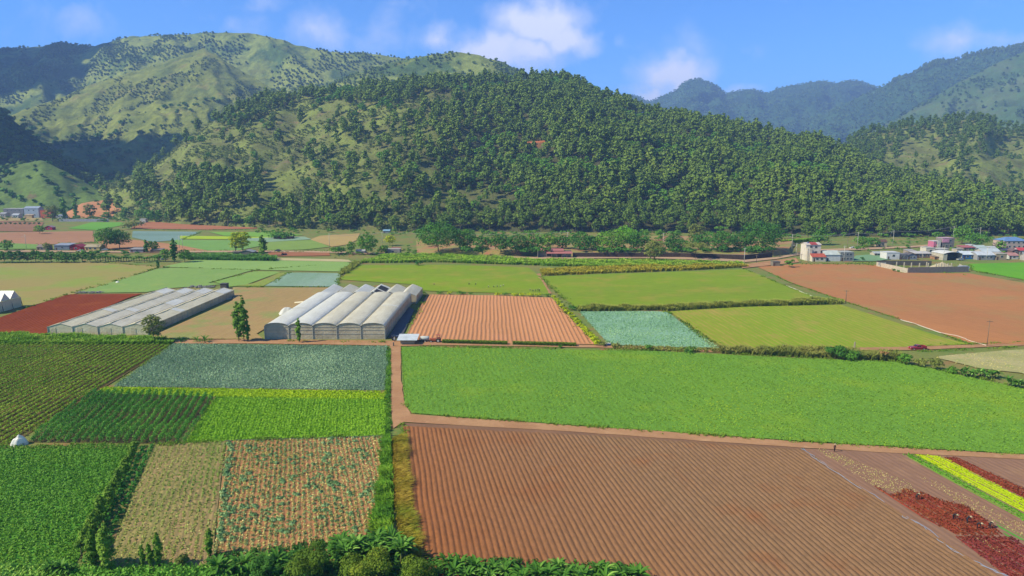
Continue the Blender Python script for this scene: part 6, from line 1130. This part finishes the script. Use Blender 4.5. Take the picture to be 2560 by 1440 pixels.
# thin dark furrow lines crossing the bare field
for lb, pts in (('upper ditch', [(1960, 711), (2200, 706), (2560, 700)]), ('middle ditch', [(2120, 752), (2400, 745), (2560, 737)]), ('lower ditch', [(2222, 787), (2400, 785), (2560, 784)])):
    mb = MB(); Q = [gp(x, y) for x, y in pts]; R_ = [Q[i] * (1 - t) + Q[i + 1] * t for i in range(len(Q) - 1) for t in np.linspace(0, 1, 10)]; V = []
    for i, c in enumerate(R_): wv2 = .3 + .25 * vnoise(np.array(i * .7), np.array(0.), 3); V += [c + np.array([0, -wv2, .14]), c + np.array([0, wv2, .14])]
    mb.add(V, [(2 * i, 2 * i + 1, 2 * i + 3, 2 * i + 2) for i in range(len(R_) - 1)]); struct(mb.build('ditch', solid('ditch', S('#8c6048'), .95)))

# ---------------------------------------------------------------- vehicles
M_tyre = solid('tyre', S('#2c2a2a'), .8); M_glass = solid('car_glass', S('#2c3440'), .15, .05, spec=.7); M_lamp = solid('lamp', S('#e8e8e0'), .3)
def wheel(root, x, y, r, wd): mb = MB(); mb.tube([(x, y - wd / 2, r), (x, y + wd / 2, r)], r, 14); t = mb.build('wheel', M_tyre, root, smooth=False); mb = MB(); mb.tube([(x, y - wd / 2 - .02, r), (x, y + wd / 2 + .02, r)], r * .5, 10); mb.build('rim', M_post, t); return t
def car(name, label, cat, p, rz, col, pickup=False):
    root = empty(name, p, rz); tag(root, label, cat); m = solid('paint' + col, S(col), .3, .05, spec=.5); L = 5.2 if pickup else 4.3
    mb = MB(); mb.prism([(-.85, .45), (.85, .45), (.88, .8), (.80, 1.02), (-.80, 1.02), (-.88, .8)], (-L / 2, 0, 0), (L / 2, 0, 0)); mb.build('body', m, root)
    x0, x1 = (-1.0, .9) if pickup else (-1.3, 1.5); V = []
    for x, w_, z in ((x0, .82, 1.0), (x0 + .65, .68, 1.62), (x1 - .25, .68, 1.62), (x1, .82, 1.0)): V += [(x, -w_, z), (x, w_, z)]
    mb = MB(); mb.add(V, [(0, 1, 3, 2), (2, 3, 5, 4), (4, 5, 7, 6), (0, 2, 4, 6), (1, 7, 5, 3)]); c = mb.build('cab', m, root)
    for s in (-1, 1): mb = MB(); mb.box((x0 / 2 + x1 / 2 + .1, s * .77, 1.3), ((x1 - x0) * .62, .06, .4)); mb.build('window', M_glass, c)
    mb = MB(); mb.add([(x0 + .1, -.7, 1.12), (x0 + .1, .7, 1.12), (x0 + .6, .62, 1.58), (x0 + .6, -.62, 1.58)], [(0, 1, 2, 3)]); o = mb.build('windscreen', M_glass, c); o.location = (-.03, 0, .03)
    if pickup:
        for s in (-1, 1): mb = MB(); mb.box((1.75, s * .82, 1.15), (1.6, .08, .34)); mb.build('bed_side', m, root)
        mb = MB(); mb.box((2.55, 0, 1.15), (.08, 1.6, .34)); mb.build('tailgate', m, root)
    for s in (-1, 1): mb = MB(); mb.box((-L / 2 - .01, s * .62, .8), (.06, .3, .18)); mb.build('headlight', M_lamp, root)
    for x in (-L * .31, L * .31):
        for s in (-1, 1): wheel(root, x, s * .8, .38, .24)
    return root
car('pickup_truck', 'dark red pickup truck driving on the track beyond the green field', 'pickup truck', gp(2293, 874), .04, '#9c2c34', True)
car('parked_car', 'small dark car on the road above the bare plot', 'car', gp(695, 629), 0, '#3c4450'); car('parked_car', 'white car parked before the yellow farm house', 'car', gp(202, 629), .3, '#d8d8d8'); car('parked_car', 'grey vehicle by the big dark tree in the farm row', 'car', gp(263, 627), .1, '#9ca4ac'); car('parked_car', 'white car on the slope above the right village', 'car', gp(2131, 622), .2, '#e0e0e4'); car('parked_car', 'silver car before the blue walled house', 'car', gp(2400, 651), .2, '#b4b8c0')
def tractor(name, label, p, rz, col, canopy=True):
    root = empty(name, p, rz); tag(root, label, 'tractor'); m = solid('paint' + col, S(col), .4, .1, spec=.4)
    mb = MB(); mb.prism([(-.34, .7), (.34, .7), (.34, 1.35), (.24, 1.5), (-.24, 1.5), (-.34, 1.35)], (.3, 0, 0), (2.3, 0, 0)); mb.build('hood', m, root)
    mb = MB(); mb.box((.2, 0, .75), (2.6, .4, .35)); mb.build('chassis', M_dpost, root); mb = MB(); mb.box((-.5, 0, 1.15), (.5, .5, .12)); mb.box((-.75, 0, 1.45), (.1, .5, .6)); mb.build('seat', M_tyre, root)
    for s in (-1, 1): mb = MB(); mb.box((-.55, s * .75, 1.55), (1.2, .34, .08)); mb.build('fender', m, root); wheel(root, -.55, s * .78, .78, .38); wheel(root, 1.85, s * .66, .45, .24)
    mb = MB(); mb.tube([(1.4, .15, 1.5), (1.4, .15, 2.2)], .05, 6); mb.build('exhaust', M_dpost, root)
    if canopy:
        for s in (-1, 1): mb = MB(); mb.tube([(-1.0, s * .45, 1.2), (-1.0, s * .45, 2.55)], .05, 5); mb.build('canopy_post', m, root)
        mb = MB(); mb.box((-.5, 0, 2.6), (1.6, 1.2, .1)); mb.build('canopy', m, root)
    return root
tractor('tractor', 'orange tractor with a canopy parked beside the ridged field', gp(1092, 856), math.pi, '#b8603c'); tractor('tractor', 'blue-grey tractor standing in the shade of the arched greenhouse', gp(988, 850), .3, '#5c6880', False); tractor('tractor', 'small dark red tractor working the far bare plot', gp(709, 639), .2, '#843c34')
root = empty('sprayer_trailer', gp(1062, 855)); tag(root, 'white tank on a wheeled trailer between the shed and the orange tractor', 'trailer'); mb = MB(); mb.tube([(-1.5, 0, 1.35), (-1.3, 0, 1.35), (1.3, 0, 1.35), (1.5, 0, 1.35)], [.45, .7, .7, .45], 14); mb.build('tank', M_frame, root, smooth=True); mb = MB(); mb.box((0, 0, .6), (3.6, 1.0, .14)); mb.box((-1.8, 0, .9), (.1, 1.2, .8)); mb.build('frame', M_dpost, root); wheel(root, .2, -.7, .42, .22); wheel(root, .2, .7, .42, .22)
def barrel(x, y, label, col): root = empty('barrel', gp(x, y)); tag(root, label, 'barrel', 'barrels by the brassica field' if x > 1400 else None); mb = MB(); mb.tube([(0, 0, 0), (0, 0, .3), (0, 0, .6), (0, 0, .95)], [.3, .32, .32, .3], 12); mb.build('drum', solid('drum' + col, S(col), .4), root, smooth=True); mb = MB(); mb.tube([(0, 0, .92), (0, 0, .98)], .31, 12); mb.build('lid', M_frame, root)
barrel(1516, 864, 'left blue barrel at the corner of the brassica field', '#3c68a0'); barrel(1520.5, 865, 'middle blue barrel at the corner of the brassica field', '#4c78b0'); barrel(1525, 865, 'right blue barrel at the corner of the brassica field', '#3c68a0'); barrel(1040, 852, 'blue barrel right of the sheet-roofed shed', '#4468b0')
# white covered heap beside the arched greenhouse, torn white sheet at far left
def drape(name, label, cat, p, a, b, h, mat, seed, rz=0):
    mb = MB(); V = []; R_ = 9; A_ = 20
    for i in range(R_):
        f = i / (R_ - 1)
        for k in range(A_): t = k / A_ * 6.283; q = f * (1 + .12 * math.sin(t * 5 + seed)); V.append((math.cos(t) * a * q, math.sin(t) * b * q, h * (1 - f ** 2.2) * (.85 + .3 * float(vnoise(np.array(math.cos(t) * f * 3 + seed), np.array(math.sin(t) * f * 3), seed))) - (.05 if f == 1 else 0)))
    mb.add(V, [(i * A_ + k, i * A_ + (k + 1) % A_, (i + 1) * A_ + (k + 1) % A_, (i + 1) * A_ + k) for i in range(R_ - 1) for k in range(A_)]); o = mb.build(name, mat, smooth=True); o.location = p; o.rotation_euler = (0, 0, rz); return tag(o, label, cat)
drape('plastic_tent', 'small rounded white plastic tunnel left of the arched greenhouse', 'plastic tunnel', gp(718, 785), 3.0, 4.2, 2.6, PLw, 3, -.4); drape('plastic_sheet', 'crumpled white plastic sheet by the end of the tall pepper rows', 'plastic sheet', gp(50, 1112), 1.6, .9, 2.0, PLw, 5, .6); drape('plastic_sheet', 'little white plastic bundle on the oat field', 'plastic sheet', gp(294, 707), 1.2, .8, .9, PLw, 8)
mb = MB(); mb.tube([(0, 0, 0), (18, 9, .3)], .5, 6); o = mb.build('rolled_sheet', PLy, smooth=True); o.location = gp(760, 760) + np.array([-4, 0, .4]); tag(o, 'roll of old plastic lying left of the sawtooth greenhouse', 'plastic roll')

# ---------------------------------------------------------------- people
SK = solid('skin', S('#8c5c44'))
def skin_mesh(joints, edges, radii):
    me = bpy.data.meshes.new('tmp'); me.from_pydata(joints, edges, []); o = bpy.data.objects.new('tmp', me); COL.objects.link(o); s = o.modifiers.new('s', 'SKIN')
    for i, r in enumerate(radii): me.skin_vertices[0].data[i].radius = (r[0], r[1]) if isinstance(r, tuple) else (r, r)
    me.skin_vertices[0].data[0].use_root = True; o.modifiers.new('u', 'SUBSURF').levels = 1; dg = bpy.context.evaluated_depsgraph_get(); nm = bpy.data.meshes.new_from_object(o.evaluated_get(dg)); bpy.data.objects.remove(o); return nm
def body(pose, shirt, trousers):
    if pose == 'stand':
        J = [(0, 0, .95), (0, 0, 1.2), (0, 0, 1.42), (0, 0, 1.52), (0, -.02, 1.66), (-.19, 0, 1.4), (-.25, .02, 1.12), (-.25, -.08, .88), (.19, 0, 1.4), (.25, .02, 1.12), (.25, -.1, .9), (-.1, 0, .88), (-.11, -.02, .48), (-.11, .02, .07), (-.11, -.13, .04), (.1, 0, .88), (.12, .06, .48), (.12, .12, .07), (.12, -.02, .04)]
    else:
        J = [(0, 0, .92), (0, -.2, 1.08), (0, -.42, 1.15), (0, -.5, 1.14), (0, -.62, 1.08), (-.19, -.4, 1.1), (-.22, -.48, .78), (-.18, -.52, .48), (.19, -.4, 1.1), (.22, -.5, .8), (.18, -.6, .5), (-.1, 0, .85), (-.13, -.08, .46), (-.13, .05, .07), (-.13, -.1, .04), (.1, 0, .85), (.13, -.1, .46), (.13, .02, .07), (.13, -.13, .04)]
    E = [(0, 1), (1, 2), (2, 3), (3, 4), (2, 5), (5, 6), (6, 7), (2, 8), (8, 9), (9, 10), (0, 11), (11, 12), (12, 13), (13, 14), (0, 15), (15, 16), (16, 17), (17, 18)]
    me = skin_mesh(J, E, [.13, .12, .12, .055, .1, .06, .045, .035, .06, .045, .035, .09, .065, .045, .04, .09, .065, .045, .04]); me.materials.append(solid('cl' + shirt, S(shirt))); me.materials.append(solid('cl' + trousers, S(trousers))); me.materials.append(SK)
    for p in me.polygons:
        c = p.center; head = (c - Vector(J[4])).length < .16; hand = min((c - Vector(J[7])).length, (c - Vector(J[10])).length) < .09; p.material_index = 2 if head or hand else (1 if c.z < .95 and abs(c.x) < .2 and (pose == 'stand' or c.y > -.3) else 0); p.use_smooth = True
    return me, J[4]
PC = {}
def person(x, y, pose, shirt, trousers, rz, label, hat='#d8c8a0', group=None, z=0):
    k = (pose, shirt, trousers)
    if k not in PC: PC[k] = body(*k)
    me, hd = PC[k]; o = bpy.data.objects.new('person', me); COL.objects.link(o); o.location = gp(x, y) + np.array([0, 0, z + .04]); o.rotation_euler = (0, 0, rz); tag(o, label, 'person', group)
    mb = MB(); mb.tube([(hd[0], hd[1], hd[2] + .07), (hd[0], hd[1], hd[2] + .1), (hd[0], hd[1], hd[2] + .2)], [.22, .13, .08], 10); mb.build('hat', solid('hat' + hat, S(hat)), o)
for a in ((1085, 714, 'bend', '#3c3c48', '#4c4440', .5, 'person bending in the pasture behind the sawtooth greenhouse'), (1172, 713, 'bend', '#5c5450', '#3c3838', 1, 'person stooping in the middle of the pasture, left of the row of workers'), (1188, 714, 'bend', '#343438', '#3c3838', 2, 'dark clothed person stooping in the middle of the pasture'),
          (1221, 720, 'bend', '#e0e0e0', '#3c4858', .2, 'leftmost of the row of pickers, in white'), (1234, 720, 'bend', '#4c4c54', '#3c3838', .6, 'second of the row of pickers, in dark clothes'), (1243, 719, 'bend', '#5c7888', '#3c4858', .1, 'third of the row of pickers, in grey-blue'), (1250, 719, 'bend', '#d8dcd8', '#3c4858', 1.2, 'fourth of the row of pickers, in pale clothes'), (1258, 717, 'bend', '#e4e4e8', '#4c4440', .4, 'rightmost of the row of pickers, in white'),
          (1325, 728, 'bend', '#b8a8b8', '#343438', .3, 'person in a pale top crouched near the footpath'), (1332, 730, 'bend', '#34343c', '#343438', .9, 'person in black crouched near the footpath'), (1338, 730, 'bend', '#443c3c', '#3c3838', 1.9, 'person in dark brown crouched near the footpath'), (1345, 730, 'stand', '#4c3c3c', '#343438', .4, 'left of two standing people by the footpath'), (1349, 731, 'stand', '#3c3c44', '#3c3838', 2.4, 'right of two standing people by the footpath'),
          (987, 856, 'stand', '#d8d8e0', '#4c5868', .3, 'person in white beside the blue-grey tractor'), (1544, 868, 'stand', '#2c3038', '#282c34', 1.4, 'person in dark clothes at the edge of the brassica field'), (1513, 866, 'bend', '#d0d0d8', '#4c5868', 1.4, 'person in a pale shirt bending by the blue barrels'), (2086, 1131, 'stand', '#6c4438', '#4c3830', .2, 'person in brown standing by the track at the fallow plot'),
          (2382, 1300, 'bend', '#2c2c30', '#282830', .5, 'left picker in dark clothes in the red lettuce patch'), (2416, 1309, 'bend', '#28282c', '#303038', 1.6, 'second picker from the left in the red lettuce patch'), (2441, 1323, 'bend', '#303038', '#28282c', .9, 'third picker from the left in the red lettuce patch'), (2473, 1324, 'bend', '#3c3434', '#28282c', 2.0, 'rightmost picker in the red lettuce patch'), (2290, 1252, 'bend', '#38302c', '#28282c', 2.0, 'person stooping at the top edge of the red lettuce patch')): person(*a)

# ---------------------------------------------------------------- unseen clouds added out of frame to shade the left valley, haze
def shade_cloud(cx, cy, cz_, rx, ry, rzz, seed, label):
    r = np.random.default_rng(seed); mb = MB(); nU, nV = 72, 30; u = np.linspace(0, 2 * math.pi, nU + 1)[:-1]; v = np.linspace(.02, math.pi - .02, nV); Ug, Vg = np.meshgrid(u, v, indexing='ij'); D = np.stack([np.cos(Ug) * np.sin(Vg), np.sin(Ug) * np.sin(Vg), np.cos(Vg)], -1); n_ = fbm(D[..., 0] * 3.0 + seed, D[..., 1] * 3.0 + D[..., 2] * 1.7, 6, seed)
    P = D * (.25 + 1.5 * n_)[..., None] * np.array([rx, ry, rzz]); P[..., 2] = np.where(P[..., 2] < 0, P[..., 2] * .35, P[..., 2]); i, j = np.meshgrid(np.arange(nU), np.arange(nV - 1), indexing='ij'); mb.add(P, np.stack([i * nV + j, i * nV + j + 1, ((i + 1) % nU) * nV + j + 1, ((i + 1) % nU) * nV + j], -1).reshape(-1, 4)); o = mb.build('shade_cloud', solid('cloud_white', (.85, .85, .88)), smooth=True); o.location = (cx, cy, cz_); o['kind'] = 'stuff'; return o
def over(px, py, Y, alt):
    p = atdepth(px, py, Y); t = (alt - p[2]) / SUN.z; return p[0] + SUN.x * t, p[1] + SUN.y * t
for (px, py, Y, rx, ry, sd) in ((0, 430, 1250, 240, 260, 1), (360, 400, 1420, 210, 90, 2), (40, 190, 2600, 380, 260, 5)):
    cx, cy = over(px, py, Y, 1500); shade_cloud(cx, cy, 1500, rx, ry, 150, sd, '')
hz = bpy.data.materials.new('haze'); hz.use_nodes = True; t = hz.node_tree; t.nodes.clear(); pv = N(t, 'ShaderNodeVolumePrincipled'); pv.inputs['Color'].default_value = (.38, .60, 1.0, 1); pv.inputs['Density'].default_value = 1.3e-4; pv.inputs['Anisotropy'].default_value = .0
t.links.new(pv.outputs[0], N(t, 'ShaderNodeOutputMaterial').inputs['Volume'])
mb = MB(); mb.box((0, 4200, 480), (18400, 9600, 968)); o = mb.build('haze', hz); tag(o, 'thin blue haze filling the valley air', 'haze', kind='stuff')
